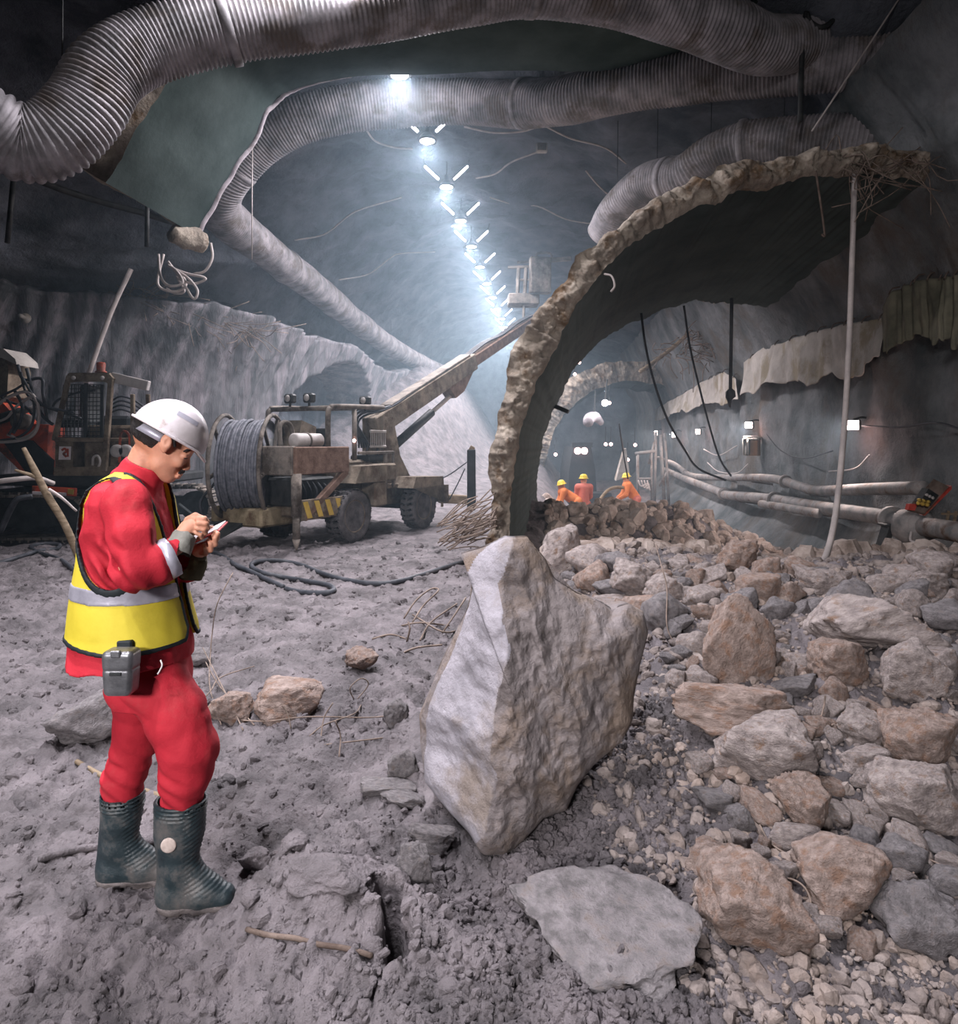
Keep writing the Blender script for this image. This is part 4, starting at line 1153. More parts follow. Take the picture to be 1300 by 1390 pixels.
    Tr.chain([P(214, 930, -0.065), P(240, 975, -0.085), P(255, 1018, -0.10), P(251, 1052, -0.10), P(246, 1092, -0.095)], [0.106, 0.106, 0.100, 0.088, 0.072], 0.02)
    Tr.chain([P(193, 925, 0.085), P(186, 985, 0.09), P(176, 1030, 0.09), P(167, 1056, 0.085), P(167, 1088, 0.085)], [0.112, 0.088, 0.076, 0.078, 0.068], 0.02)
    g = Tr.grid()
    kn = smooth(zm(985), zm(1050), g[2])
    fold = np.sin((g[2] * 0.9 + (g[0] - xm(250)) * 0.55) * 120 + 2.5 * noise(g[0] * 9, g[1] * 9, g[2] * 9, 31))
    Tr.F = (Tr.F + 0.0035 * kn * np.sign(fold) * np.abs(fold) ** 0.7 * np.clip(0.5 + noise(g[0] * 7, g[1] * 7, g[2] * 7, 36), 0, 1) + 0.012 * (1 - np.abs(noise(g[0] * 8 + g[2] * 9, g[1] * 6, g[2] * 12, 33))) + 0.003 * noise(g[0] * 30, g[1] * 30, g[2] * 16, 34)).astype(np.float32)
    Tr.F = np.maximum(Tr.F, np.where(g[1] < YP, 0.400, 0.328) - g[2]).astype(np.float32)
    tr = Tr.build('trousers', 'red_cloth', th, 1)
    MB().tube([P(218, 896, -0.182), P(220, 903, -0.19), P(217, 910, -0.188), P(214, 915, -0.187)], 0.0025, 6, 4).build('pocket_cord', 'paper', tr, True)

    # ---- boots
    for nm, sx, dy, yb, dep, lean in (('near', 246, 0, 1242, -0.09, 0.0), ('far', 166, 0, 1222, 0.085, 0.0)):
        Yb = YP + dep; Q = lambda x, y: px(x, y, Yb); kb = Yb / F
        gz = h_at(Q(sx, yb)[0], Yb)
        zb = gz + 0.004
        top = Q(sx, 1083 if nm == 'near' else 1076)[2]
        Bt = SDF((Q(sx - 60, 0)[0], Yb - 0.13, zb - 0.01), (Q(sx + 95, 0)[0], Yb + 0.13, top + 0.03), 0.0042)
        w0 = 33 if nm == 'near' else 28
        x0 = Q(sx, 0)[0]
        H = top - zb
        Bt.loft([(zb + 0.03, x0 - 8 * kb, Yb, 24 * kb, 0.045), (zb + 0.10, x0 - 7 * kb, Yb, 25 * kb, 0.050), (zb + 0.17, x0 - 5 * kb, Yb, 27 * kb, 0.056), (zb + H * 0.7, x0 - 2 * kb, Yb, (w0 - 1) * kb, 0.068), (top, x0, Yb, w0 * kb, 0.072)], 0.01)
        Bt.cap((x0 - 9 * kb, Yb, zb + 0.05), (x0 + 30 * kb, Yb, zb + 0.045), 0.052, 0.046, 0.03)
        Bt.cap((x0 + 30 * kb, Yb - 0.004, zb + 0.045), (x0 + 58 * kb, Yb, zb + 0.038), 0.047, 0.036, 0.02)
        Bt.cap((x0, Yb, zb + 0.13), (x0 + 35 * kb, Yb, zb + 0.07), 0.05, 0.04, 0.03)
        g = Bt.grid()
        ribs = 0.0022 * np.sign(np.sin((g[2] - zb) * 480)) * smooth(top - 0.05, top - 0.045, g[2])
        front = smooth(x0 + 8 * kb, x0 + 16 * kb, g[0] - (g[2] - zb) * 0.0)
        rb2 = 0.0018 * np.sin(((g[2] - zb) - 0.5 * (g[0] - x0)) * 420) * front * smooth(zb + 0.05, zb + 0.08, g[2])
        Bt.F = (Bt.F - ribs - rb2 + 0.004 * noise(g[0] * 14, g[1] * 14, g[2] * 10, 51 + int(dep > 0))).astype(np.float32)
        Bt.F = np.maximum(Bt.F, np.maximum(zb + 0.018 - g[2], g[2] - top)).astype(np.float32)
        inn = np.sqrt(((g[0] - x0) / ((w0 - 3) * kb)) ** 2 + ((g[1] - Yb) / 0.064) ** 2)
        Bt.F = np.where(g[2] > top - 0.03, np.maximum(Bt.F, (1 - inn) * 0.06), Bt.F).astype(np.float32)
        bt = Bt.build('boot', 'rubber', th, 1); bt['label'] = 'muddy dark rubber boot'
        So = SDF((Q(sx - 60, 0)[0], Yb - 0.13, zb - 0.03), (Q(sx + 95, 0)[0], Yb + 0.13, zb + 0.08), 0.004)
        So.cap((x0 - 10 * kb, Yb, zb + 0.03), (x0 + 62 * kb, Yb, zb + 0.03), 0.058, 0.046, 0.01)
        g = So.grid()
        So.F = (So.F + 0.008 * noise(g[0] * 30, g[1] * 30, g[2] * 30, 61)).astype(np.float32)
        So.F = np.maximum(So.F, np.maximum(zb - 0.006 - g[2] + 0.012 * ((g[0] > x0 + 5 * kb) & (g[0] < x0 + 20 * kb)), g[2] - zb - 0.026)).astype(np.float32)
        So.build('sole', 'muddy_rubber', bt, 1)
        if nm == 'near':
            cc = px(229, 1147, Yb - 0.066)
            MB().lathe(cc, (0.12, -1, 0), [(0.024, -0.004), (0.0245, 0.004), (0.021, 0.006), (0.0, 0.0065)], 24).build('badge', 'badge', bt, True)

    # ---- gloves' cuffs
    MB().add(*tube([P(240, 748, -0.150), P(246, 737, -0.136), P(252, 727, -0.120)], [0.046, 0.041, 0.036], 20, 6, False)).jitter(0.004, 40, 2).build('knit_cuff', 'glove', th, True)
    MB().add(*tube([P(258, 784, 0.03), P(262, 768, 0.03), P(266, 754, 0.02), P(271, 749, 0.012)], [0.040, 0.044, 0.036, 0.031], 20, 6, True)).jitter(0.006, 30, 4).build('work_glove', 'olive_glove', th, True)

    # ---- things he carries
    R_ = np.array((P(304, 714, 0.0) - P(248, 741, 0.0))); R_ /= np.linalg.norm(R_)
    up = np.cross(R_, (0, 1, 0)); up = -up if up[2] < 0 else up
    Rm = np.stack([R_, np.array((0, 1.0, 0)), up], 1)
    tl = rot('X', 0.18)
    Rm = Rm @ tl
    cp = P(276, 727.5, -0.005)
    nb = thing('notepad', 'small red-backed notepad held in the man\'s left hand', 'notepad', cp)
    MB().box(cp, (0.155, 0.11, 0.006), 0.002, Rm).build('back_cover', 'pad_red', nb)
    MB().box(cp + up * 0.006, (0.146, 0.104, 0.005), 0.001, Rm).build('pages', 'paper', nb)
    a, b = P(243, 684, -0.075), P(283, 716, -0.075)
    pn = thing('pen', 'dark pen gripped in the man\'s right hand', 'pen', (a + b) / 2)
    MB().rod(a + (b - a) * 0.0, a + (b - a) * 0.9, 0.0045, 10).build('barrel', 'piping', pn, True)
    MB().rod(a + (b - a) * 0.9, b, 0.0042, 10, 0.001).build('tip', 'canister', pn, True)
    cc = P(165, 911, -0.235)
    cn_ = thing('belt_canister', 'dull metal rescuer canister hanging from the man\'s belt', 'canister', cc)
    Cn = SDF(cc - (0.09, 0.07, 0.11), cc + (0.09, 0.07, 0.11), 0.0035)
    g = Cn.grid(); q = [g[i] - cc[i] for i in range(3)]
    bx = np.maximum(np.abs(q[0]) - 0.058 - 0.08 * np.clip(q[2], -0.06, 0.02), 0), np.maximum(np.abs(q[1]) - 0.032, 0), np.maximum(np.abs(q[2]) - 0.068, 0)
    half = 0.027 + 0.06 * np.clip(q[2] + 0.06, 0, 0.1)
    d = np.sqrt(np.maximum(np.abs(q[0]) - half, 0) ** 2 + np.maximum(np.abs(q[1]) - 0.020, 0) ** 2 + np.maximum(np.abs(q[2]) - 0.054, 0) ** 2) - 0.016
    d = d + 0.0022 * np.exp(-((q[2] - 0.012) / 0.003) ** 2)
    Cn.F = d.astype(np.float32)
    Cn.build('case', 'canister', cn_, 1)
    MB().box(cc + (0.0, -0.034, 0.064), (0.030, 0.014, 0.022), 0.004).build('catch', 'canister', cn_)
    MB().box(cc + (0.0, -0.037, 0.003), (0.036, 0.006, 0.010), 0.002).build('clasp', 'dark_metal', cn_)
    MB().box(cc + (-0.01, 0.045, 0.06), (0.05, 0.03, 0.05), 0.005).build('belt_loop', 'piping', cn_)
build_person()
lap('40_person')
# ------------------------------------------------------------------ boom truck
mat('tyre', (52, 50, 52), (96, 92, 94), 7.0, 0.85, 0, 0.5, 30)
mat('truck_body', (92, 84, 74), (134, 122, 108), 4.0, 0.85, 0, 0.5, 26, c3=(70, 54, 42), c3_scale=2.4, c3_lo=0.48, c3_hi=0.62, world=False)
mat('truck_rust', (88, 66, 54), (128, 104, 92), 7.0, 0.85, 0, 0.5, 40, world=False)
mat('reel_cable', (72, 76, 84), (116, 116, 124), 12.0, 0.7, 0, 0.3, 40, world=False)
mat('tank_pale', (156, 150, 148), (184, 178, 176), 5.0, 0.6, 0, 0.2, 20, world=False)
mat('warning_yellow', (168, 140, 60), (190, 160, 80), 6.0, 0.8, 0, 0.2, 20)
def wheel(parent, c, ax, R_, wd):
    """tyre with tread blocks, rim, hub and nuts; local coordinates"""
    n = 44; mb = MB()
    h = wd / 2
    mb.lathe(c, ax, [(R_ * 0.58, -h * 0.8), (R_ * 0.78, -h), (R_ * 0.93, -h * 0.9), (R_ * 0.97, -h * 0.6), (R_ * 0.97, h * 0.6), (R_ * 0.93, h * 0.9), (R_ * 0.78, h), (R_ * 0.58, h * 0.8)], n)
    a_ = np.array(ax, float); a_ /= np.linalg.norm(a_); u = np.array((0, 0, 1.0)); s_ = np.cross(a_, u)
    for i in range(26):
        t = 2 * PI * i / 26; rd = math.cos(t) * u + math.sin(t) * s_; tg = -math.sin(t) * u + math.cos(t) * s_
        for sd in (-1, 1):
            mb.box(np.array(c) + rd * R_ * 0.965 + a_ * sd * h * 0.48, (R_ * 0.07, h * 0.8, R_ * 0.12), 0.008, np.stack([rd, a_, tg], 1) @ rot('X', sd * 0.3))
    ty = mb.build('tyre', 'tyre', parent, True, loc=(0, 0, 0))
    rm = MB().lathe(c, ax, [(R_ * 0.3, -h * 0.55), (R_ * 0.58, -h * 0.82), (R_ * 0.6, -h * 0.86), (R_ * 0.6, h * 0.86), (R_ * 0.58, h * 0.82), (R_ * 0.3, h * 0.45), (R_ * 0.26, h * 0.75), (0.0, h * 0.8)], 32).build('rim', 'truck_body', ty, True, loc=(0, 0, 0))
    for i in range(8):
        t = 2 * PI * i / 8; rd = math.cos(t) * u + math.sin(t) * s_
        for sd in (-1, 1):
            MB().lathe(np.array(c) + rd * R_ * 0.4, a_ * sd, [(0.018, h * 0.4), (0.018, h * 0.62), (0, h * 0.63)], 6).build('wheel_nut', 'dark_metal', ty, loc=(0, 0, 0))
    return ty

def build_truck():
    fwd = np.array((0.46, 0.888)); rz = math.atan2(fwd[1], fwd[0])
    gz = h_at(-2.7, 11.2) * 0.5
    th = thing('boom_truck', 'muddy boom lift truck with cable reel parked by the left wall', 'truck', (-2.72, 11.2, gz), rz=rz)
    B = lambda mb, nm, m, par=th, sm=False: mb.build(nm, m, par, sm, loc=(0, 0, 0))
    for x in (0.0, 2.05):
        for y in (-0.74, 0.74): wheel(th, (x, y, 0.43), (0, 1, 0), 0.43, 0.30)
    # chassis
    B(MB().box((0.9, 0, 0.62), (3.6, 0.9, 0.30), 0.03).box((0.9, -0.42, 0.72), (3.4, 0.12, 0.2)).box((0.9, 0.42, 0.72), (3.4, 0.12, 0.2)), 'chassis', 'truck_body')
    for x in (0.0, 2.05): B(MB().rod((x, -0.62, 0.43), (x, 0.62, 0.43), 0.08), 'axle', 'dark_metal', th, True)
    # rear right fender box and side tank
    B(MB().add(*prism([(-0.1, 0, 0.95), (0.75, 0, 0.95), (0.75, 0, 1.22), (0.05, 0, 1.22)], (0, -0.95, 0), (0, -0.5, 0))), 'rear_fender', 'truck_body')
    B(MB().box((0.62, -0.78, 0.75), (0.34, 0.3, 0.42), 0.03), 'fuel_tank', 'truck_body')
    B(MB().box((0.05, 0.72, 1.05), (1.0, 0.42, 0.22), 0.03), 'left_fender', 'truck_body')
    # low side plate under the rear beam with hazard stripes
    pl = B(MB().box((-0.75, -0.82, 0.62), (0.95, 0.05, 0.30), 0.01), 'side_plate', 'truck_body')
    for i in range(4):
        x = -1.08 + 0.24 * i
        B(MB().add(*prism([(x, 0, 0.50), (x + 0.10, 0, 0.50), (x + 0.0, 0, 0.74), (x - 0.10, 0, 0.74)], (0, -0.855, 0), (0, -0.845, 0))), 'hazard_stripe', 'warning_yellow', pl)
    # rear tray carrying the reel
    B(MB().box((-0.85, 0.36, 0.48), (0.9, 1.05, 0.28), 0.03), 'reel_tray', 'dusty_yellow')
    B(MB().add(*prism([(-1.25, 0, 0.42), (-1.7, 0, 0.22), (-1.25, 0, 0.36)], (0, 0.7, 0), (0, 0.2, 0))), 'tail_flap', 'dark_metal')
    # cable reel: two spoked hoops, drum of wound cable
    rc = np.array((-0.95, 0.42, 1.23)); Rr = 0.78
    RZ = rot('Z', math.radians(29)); rax = RZ @ np.array((0, 1.0, 0)); rux = RZ @ np.array((1.0, 0, 0))
    for y in (0.08, 0.80):
        c = rc + rax * (y - 0.44)
        ringp = [c + rux * Rr * math.cos(t) + np.array((0, 0, Rr * math.sin(t))) for t in np.linspace(0, 2 * PI, 49)]
        hoop = B(MB().tube(ringp, 0.032, 10, 1, False), 'reel_hoop', 'dusty_metal', th, True)
        for i in range(6):
            t = 2 * PI * i / 6 + 0.2
            B(MB().bar(c + rux * 0.18 * math.cos(t) + np.array((0, 0, 0.18 * math.sin(t))), c + rux * Rr * math.cos(t) + np.array((0, 0, Rr * math.sin(t))), 0.05, 0.05), 'spoke', 'dusty_metal', hoop)
        B(MB().lathe(c, rax, [(0.0, -0.03), (0.24, -0.03), (0.24, 0.03), (0.0, 0.03)], 24), 'hub_disc', 'dark_metal', hoop, True)
    B(MB().lathe(rc, rax, [(0.42, -0.34), (0.42, 0.34)], 32), 'drum', 'dark_metal', th, True)
    turns = []; nturn = 16
    for i in range(nturn * 28 + 1):
        t = 2 * PI * i / 28; y = -0.30 + 0.60 * i / (nturn * 28)
        r = 0.70 - 0.03 * abs(math.sin(i * 0.013)) - 0.02 * math.sin(t * 0.37)
        turns.append(rc + rux * r * math.cos(t) + rax * y + np.array((0, 0, r * math.sin(t))))
    B(MB().tube(turns, 0.026, 7, 1), 'wound_cable', 'reel_cable', th, True)
    B(MB().lathe(rc, rax, [(0.0, -0.31), (0.66, -0.31), (0.67, 0.31), (0.0, 0.31)], 40), 'cable_core', 'reel_cable', th, True)
    B(MB().bar((-0.85, 0.92, 1.23), (-0.85, 0.92, 0.6), 0.14, 0.08).bar((-1.0, 0.92, 0.62), (-0.5, 0.92, 0.62), 0.1, 0.08), 'reel_stand', 'dusty_metal')
    B(MB().tube([(-1.3, 0.75, 1.0), (-1.55, 0.8, 0.7), (-1.5, 0.7, 0.42), (-1.3, 0.5, 0.4)], 0.022, 8, 6), 'cable_tail', 'cable', th, True)
    # beam frame on the right rear with its jack and strut
    B(MB().box((-0.72, -0.80, 1.33), (1.2, 0.10, 0.40), 0.015), 'beam_side', 'truck_rust')
    B(MB().box((-1.30, -0.50, 1.33), (0.10, 0.6, 0.42), 0.015), 'beam_end', 'dusty_metal')
    B(MB().box((-0.72, -0.28, 1.33), (1.2, 0.08, 0.40), 0.015), 'beam_back', 'truck_rust')
    B(MB().rod((-1.26, -0.80, 1.15), (-1.26, -0.80, 0.55), 0.075, 14).rod((-1.26, -0.80, 0.56), (-1.26, -0.80, 0.22), 0.055, 14).lathe((-1.26, -0.8, 0.22), (0, 0, -1), [(0.06, 0), (0.012, 0.16), (0.0, 0.17)], 10), 'jack_leg', 'dusty_metal', th, True)
    B(MB().bar((-0.15, -0.80, 1.15), (-1.12, -0.80, 0.5), 0.09, 0.11), 'diagonal_strut', 'truck_rust')
    tk = B(MB().lathe((-1.05, -0.55, 1.62), (1, 0, 0), [(0, -0.01), (0.09, 0), (0.11, 0.02), (0.11, 0.56), (0.09, 0.58), (0, 0.59)], 24), 'air_tank', 'tank_pale', th, True)
    B(MB().lathe((-0.78, -0.55, 1.62), (1, 0, 0), [(0.112, -0.015), (0.122, -0.015), (0.122, 0.015), (0.112, 0.015)], 24), 'tank_strap', 'dusty_metal', tk, True)
    B(MB().tube([(-1.1, -0.35, 1.5), (-1.05, -0.3, 1.85), (-0.85, -0.3, 1.86), (-0.8, -0.35, 1.55)], 0.035, 8, 6), 'filler_pipe', 'dusty_metal', th, True)
    for k in range(7):
        z0 = 1.1 - 0.02 * k
        B(MB().tube([(-1.0 + 0.12 * k, -0.5, z0), (-1.0 + 0.13 * k, -0.62, 0.85), (-0.85 + 0.1 * k, -0.5, 0.66)], 0.018, 6, 5), 'hydraulic_hose', 'cable', th, True)
    B(MB().box((-0.55, -0.2, 0.85), (0.9, 0.7, 0.42), 0.03), 'pump_housing', 'dark_metal')
    # hood, dashboard, seat
    B(MB().add(*prism([(-0.35, 0, 1.35), (0.1, 0, 1.35), (0.15, 0, 1.85), (-0.2, 0, 1.95)], (0, 0.05, 0), (0, 0.62, 0))), 'engine_cover', 'truck_body')
    B(MB().box((0.45, 0.1, 1.05), (1.2, 1.1, 0.5), 0.04), 'hood', 'truck_body')
    B(MB().box((0.3, 0.35, 1.62), (0.06, 0.8, 0.42), 0.02), 'dashboard', 'dark_metal')
    st = B(MB().box((1.0, -0.35, 1.32), (0.42, 0.42, 0.10), 0.03), 'seat', 'dark_metal')
    bk = B(MB().box((1.05, -0.55, 1.78), (0.46, 0.04, 0.05)).box((1.05, -0.55, 1.52), (0.46, 0.04, 0.04)), 'basket_rail', 'tank_pale')
    for k in range(9): B(MB().bar((0.84 + 0.053 * k, -0.55, 1.52), (0.84 + 0.053 * k, -0.55, 1.78), 0.012, 0.012, 0.003), 'basket_wire', 'tank_pale', bk)
    B(MB().tube([(0.95 + 0.16 * math.cos(t), -0.5 , 1.42 + 0.16 * math.sin(t)) for t in np.linspace(0, 2 * PI, 25)], 0.016, 8, 1, False), 'steering_wheel', 'dark_metal', th, True)
    # roll cage with three lamps, rear red lamp
    for y in (-0.62, 0.62):
        B(MB().tube([(-0.35, y, 1.2), (-0.36, y, 2.0), (-0.30, y, 2.12), (-0.15, y, 2.16), (1.1, y, 2.20)], 0.042, 10, 5), 'cage_side', 'dusty_metal', th, True)
    B(MB().rod((0.3, -0.62, 1.3), (0.3, -0.62, 2.14), 0.04, 10), 'cage_post', 'dusty_metal', th, True)
    B(MB().rod((-0.3, -0.62, 2.13), (-0.3, 0.62, 2.13), 0.04, 10).rod((1.1, -0.62, 2.2), (1.1, 0.62, 2.2), 0.04, 10), 'cage_crossbar', 'dusty_metal', th, True)
    for (x, y) in ((-0.25, 0.25), (-0.25, -0.15), (0.75, -0.5)):
        l_ = B(MB().box((x, y, 2.30), (0.12, 0.2, 0.15), 0.03), 'work_lamp', 'dark_metal'); B(MB().rod((x, y, 2.12), (x, y, 2.24), 0.02, 8), 'lamp_foot', 'dark_metal', l_)
        B(MB().lathe((x - 0.061, y, 2.30), (-1, 0, 0), [(0.055, 0), (0.05, 0.012), (0, 0.016)], 16), 'lamp_glass', 'tank_pale', l_, True)
    B(MB().lathe((0.24, -0.66, 1.62), (-0.6, -0.6, 0), [(0.028, 0), (0.024, 0.02), (0, 0.026)], 12), 'tail_lamp', 'pink_glow', th, True)
    B(MB().bar((0.35, -0.66, 1.42), (1.35, -0.66, 1.42), 0.05, 0.05).bar((1.35, -0.66, 1.42), (1.35, -0.66, 0.8), 0.05, 0.05).bar((1.12, -0.66, 1.42), (1.12, -0.66, 0.8), 0.05, 0.05), 'handrail', 'dusty_metal')
    B(MB().box((0.95, -0.62, 1.08), (0.7, 0.3, 0.3), 0.03), 'tool_box', 'truck_body')
    # boom tower on the front deck
    B(MB().add(*prism([(1.25, 0, 0.85), (2.2, 0, 0.85), (1.78, 0, 1.35), (1.55, 0, 2.05), (1.25, 0, 2.05)], (0, -0.52, 0), (0, -0.06, 0))), 'boom_tower', 'truck_body')
    B(MB().box((1.75, 0, 0.82), (1.5, 1.3, 0.08), 0.015), 'front_deck', 'truck_body')
    B(MB().add(*prism([(1.5, 0, 0.78), (2.75, 0, 0.78), (2.75, 0, 0.45), (2.62, 0, 0.45), (2.55, 0, 0.95), (1.6, 0, 0.98)], (0, -0.98, 0), (0, -0.56, 0))), 'front_fender', 'truck_body')
    B(MB().box((2.6, 0, 0.62), (0.2, 1.5, 0.35), 0.03), 'front_bumper', 'truck_body')
    # telescopic boom towards the lift cage
    a = np.array((1.35, -0.3, 1.92)); b = np.array((7.2, -0.3, 4.35)); d = (b - a) / np.linalg.norm(b - a)
    B(MB().bar(a - d * 0.2, a + d * 3.9, 0.30, 0.36, 0.02), 'boom', 'truck_body')
    B(MB().bar(a + d * 3.7, b + d * 1.6, 0.22, 0.26, 0.02), 'boom_extension', 'truck_rust')
    B(MB().bar(a + d * 0.3 + (0, 0, 0.22), a + d * 3.6 + (0, 0, 0.22), 0.26, 0.05, 0.01), 'boom_cover', 'dusty_metal')
    B(MB().add(*prism([a + d * 2.6 + (0, 0.0, -0.18), a + d * 3.8 + (0, 0, -0.16), a + d * 3.3 + (0, 0, -0.48), a + d * 2.9 + (0, 0, -0.50)], (0, -0.13, 0), (0, 0.13, 0))), 'boom_bracket', 'truck_rust')
    p0 = np.array((1.75, -0.3, 1.45)); p1 = a + d * 3.1 + (0, 0, -0.42); e = (p1 - p0)
    ly = B(MB().rod(p0, p0 + e * 0.6, 0.085, 14), 'lift_cylinder', 'dark_metal', th, True)
    B(MB().rod(p0 + e * 0.58, p1, 0.045, 12), 'piston_rod', 'tank_pale', ly, True)
    for k in range(5):
        o_ = np.array((0, 0.04 * k - 0.38, 0.2 + 0.02 * (k % 2)))
        B(MB().tube([np.array((1.1, -0.1 - 0.06 * k, 1.5)), np.array((1.0 - 0.05 * k, -0.2, 2.0 + 0.04 * k)), a + d * 0.25 + o_ * (1, 0.3, 1), a + d * 1.2 + o_ * (1, .3, 1), a + d * 3.0 + o_ * (1, .3, 1)], 0.02, 6, 6), 'boom_hose', 'cable', th, True)
    for k in range(4):
        o_ = np.array((0, 0.05 * k - 0.05, 0.17))
        B(MB().tube([a + d * 3.6 + o_, a + d * 4.6 + o_ + (0, 0, 0.06), a + d * 5.6 + o_, a + d * 6.6 + o_ + (0, 0, .04), a + d * 7.6 + o_], 0.022, 6, 5), 'boom_hose', 'cable', th, True)
    # lift cage at its end
    R = Matrix.Rotation(-rz, 3, 'Z'); 
    def L(x, y, Y):      # photograph pixel at depth -> truck space
        p = px(x, y, Y) - np.array((-2.72, 11.2, gz)); return np.array(R @ Vector(p))
    Yc = 20.0
    for x in (704, 714): B(MB().bar(L(x, 362, Yc), L(x - 2, 402, Yc), 0.09, 0.09), 'cage_post', 'dusty_metal')
    B(MB().bar(L(689, 363, Yc), L(724, 362, Yc), 0.10, 0.07), 'cage_rail', 'dusty_metal'); B(MB().bar(L(702, 356, Yc + 0.8), L(728, 355, Yc + 0.8), 0.07, 0.07), 'cage_rail', 'dusty_metal')
    B(MB().bar(L(700, 380, Yc), L(722, 380, Yc), 0.06, 0.06), 'cage_rail', 'dusty_metal')
    c1 = L(710, 408, Yc + 0.2); B(MB().box(c1, (0.9, 0.62, 0.32), 0.03, rot('Z', 0.5 - PI / 2)), 'cage_floor', 'dusty_metal')
    c2 = L(733, 374, Yc - 0.15); B(MB().box(c2, (0.25, 0.62, 1.05), 0.03, rot('Z', -rz + PI / 2 + 0.2) @ rot('Y', 0.0)), 'control_cabinet', 'dusty_metal')
    B(MB().tube([L(727, 352, Yc), L(730, 344, Yc), L(747, 344, Yc), L(748, 356, Yc)], 0.035, 8, 3), 'guard_hoop', 'dusty_metal', th, True)
    B(MB().bar(L(750, 353, Yc), L(775, 351, Yc), 0.12, 0.12), 'cage_rail', 'dusty_metal')
    B(MB().bar(L(711, 415, Yc), L(710, 445, Yc), 0.07, 0.07).bar(L(710, 442, Yc), L(720, 470, Yc - 0.6), 0.2, 0.2), 'cage_mount', 'dusty_metal')
build_truck()

# ------------------------------------------------------------------ excavator
mat('excavator_dark', (24, 28, 30), (50, 50, 52), 5.0, 0.8, 0.1, 0.4, 30)
mat('cab_brown', (96, 84, 70), (132, 118, 102), 6.0, 0.8, 0, 0.3, 30, c3=(72, 58, 46), c3_scale=2.6)
def build_excavator():
    base = np.array((-7.2, 11.9, 0.05))
    th = thing('excavator', 'orange and brown tracked excavator with a caged cab behind the man', 'excavator', base)
    B = lambda mb, nm, m, par=th, sm=False: mb.build(nm, m, par, sm)
    Yn = 10.95
    # tracks: ovals of shoes round wheels
    for (xa, xb, yc) in ((-9.4, -6.25, 11.1), (-8.6, -5.05, 13.1)):
        r = 0.34; zc = 0.40
        fr = B(MB().box(((xa + xb) / 2, yc, zc), (xb - xa - 0.5, 0.34, 0.34), 0.03), 'track_frame', 'excavator_dark')
        Ls = xb - xa - 2 * r; per = 2 * Ls + 2 * PI * r; n = 52
        for i in range(n):
            s = per * i / n
            if s < Ls: p = (xa + r + s, zc + r); a = 0.0
            elif s < Ls + PI * r: t = (s - Ls) / r; p = (xb - r + r * math.sin(t), zc + r * math.cos(t)); a = -t
            elif s < 2 * Ls + PI * r: p = (xb - r - (s - Ls - PI * r), zc - r); a = PI
            else: t = (s - 2 * Ls - PI * r) / r; p = (xa + r - r * math.sin(t), zc - r * math.cos(t)); a = PI - t
            Rm = rot('Y', -a)
            B(MB().box((p[0], yc, p[1]), (per / n * 0.88, 0.52, 0.045), 0.008, Rm).box(np.array((p[0], yc, p[1])) + Rm @ np.array((0, 0, 0.035)), (0.03, 0.52, 0.05), 0.006, Rm), 'track_shoe', 'dusty_metal', fr)
        for k in range(5):
            B(MB().lathe((xa + r + Ls * k / 4, yc, zc), (0, 1, 0), [(0, -0.19), (0.12, -0.19), (0.27, -0.15), (0.27, 0.15), (0.12, 0.19), (0, 0.19)], 24), 'road_wheel', 'excavator_dark', fr, True)
    B(MB().box((-7.3, 12.1, 0.62), (1.8, 2.2, 0.36), 0.05), 'undercarriage', 'excavator_dark')
    B(MB().lathe((-7.2, 12.1, 0.78), (0, 0, 1), [(0.7, 0), (0.7, 0.14)], 36), 'slew_ring', 'excavator_dark', th, True)
    B(MB().box((-6.65, 12.0, 0.98), (2.8, 2.2, 0.16), 0.03), 'platform', 'excavator_dark')
    sp = B(MB().bar(px(44, 665, 10.75), px(104, 668, 10.75), 0.04, 0.13), 'name_strip', 'machine_orange')
    B(MB().bar(px(44, 669, 10.72), px(90, 671, 10.72), 0.02, 0.05), 'name_strip_band', 'paper', sp); B(MB().bar(px(92, 667, 10.72), px(100, 668, 10.72), 0.02, 0.08), 'name_strip_patch', 'warning_yellow', sp)
    # cab
    def c(x, y, d=0.0): return px(x, y, Yn + d)
    B(MB().add(*prism([c(73, 648), c(156, 648), c(156, 634), c(73, 634)], (0, 0, 0), (0, 1.0, 0))), 'cab_sill', 'cab_brown')
    B(MB().add(*prism([c(74, 634), c(98, 634), c(98, 597), c(74, 597)], (0, 0.02, 0), (0, 1.0, 0))), 'cab_panel', 'cab_brown')
    sg = B(MB().add(*prism([c(80, 624), c(96, 624), c(97, 606), c(81, 606)], (0, -0.012, 0), (0, 0.0, 0))), 'warning_sign', 'paper')
    B(MB().tube([c(84, 611, -0.02), c(88, 609, -0.02), c(90, 613, -0.02), c(86, 616, -0.02), c(90, 620, -0.02)], 0.018, 6, 3), 'sign_figure', 'machine_orange', sg, True)
    B(MB().tube([c(92, 609, -0.02), c(92, 620, -0.02)], 0.014, 6, 2), 'sign_figure', 'machine_orange', sg, True)
    for d in (0.0, 1.0):
        B(MB().bar(c(74, 598, d), c(94, 510, d), 0.07, 0.07), 'front_pillar', 'cab_brown')
        B(MB().bar(c(142, 640, d), c(151, 512, d), 0.07, 0.08), 'rear_pillar', 'cab_brown')
        B(MB().add(*prism([c(90, 520, d), c(94, 507, d), c(149, 507, d), c(155, 514, d), c(150, 522, d), c(142, 518, d), c(102, 518, d)], (0, -0.03, 0), (0, 0.04, 0))), 'roof_frame', 'cab_brown')
    for x in (100, 139):
        B(MB().lathe(c(x, 513, -0.04), (0, -1, 0), [(0.035, 0), (0.03, 0.02), (0, 0.025)], 12), 'cab_lamp', 'tank_pale', th, True)
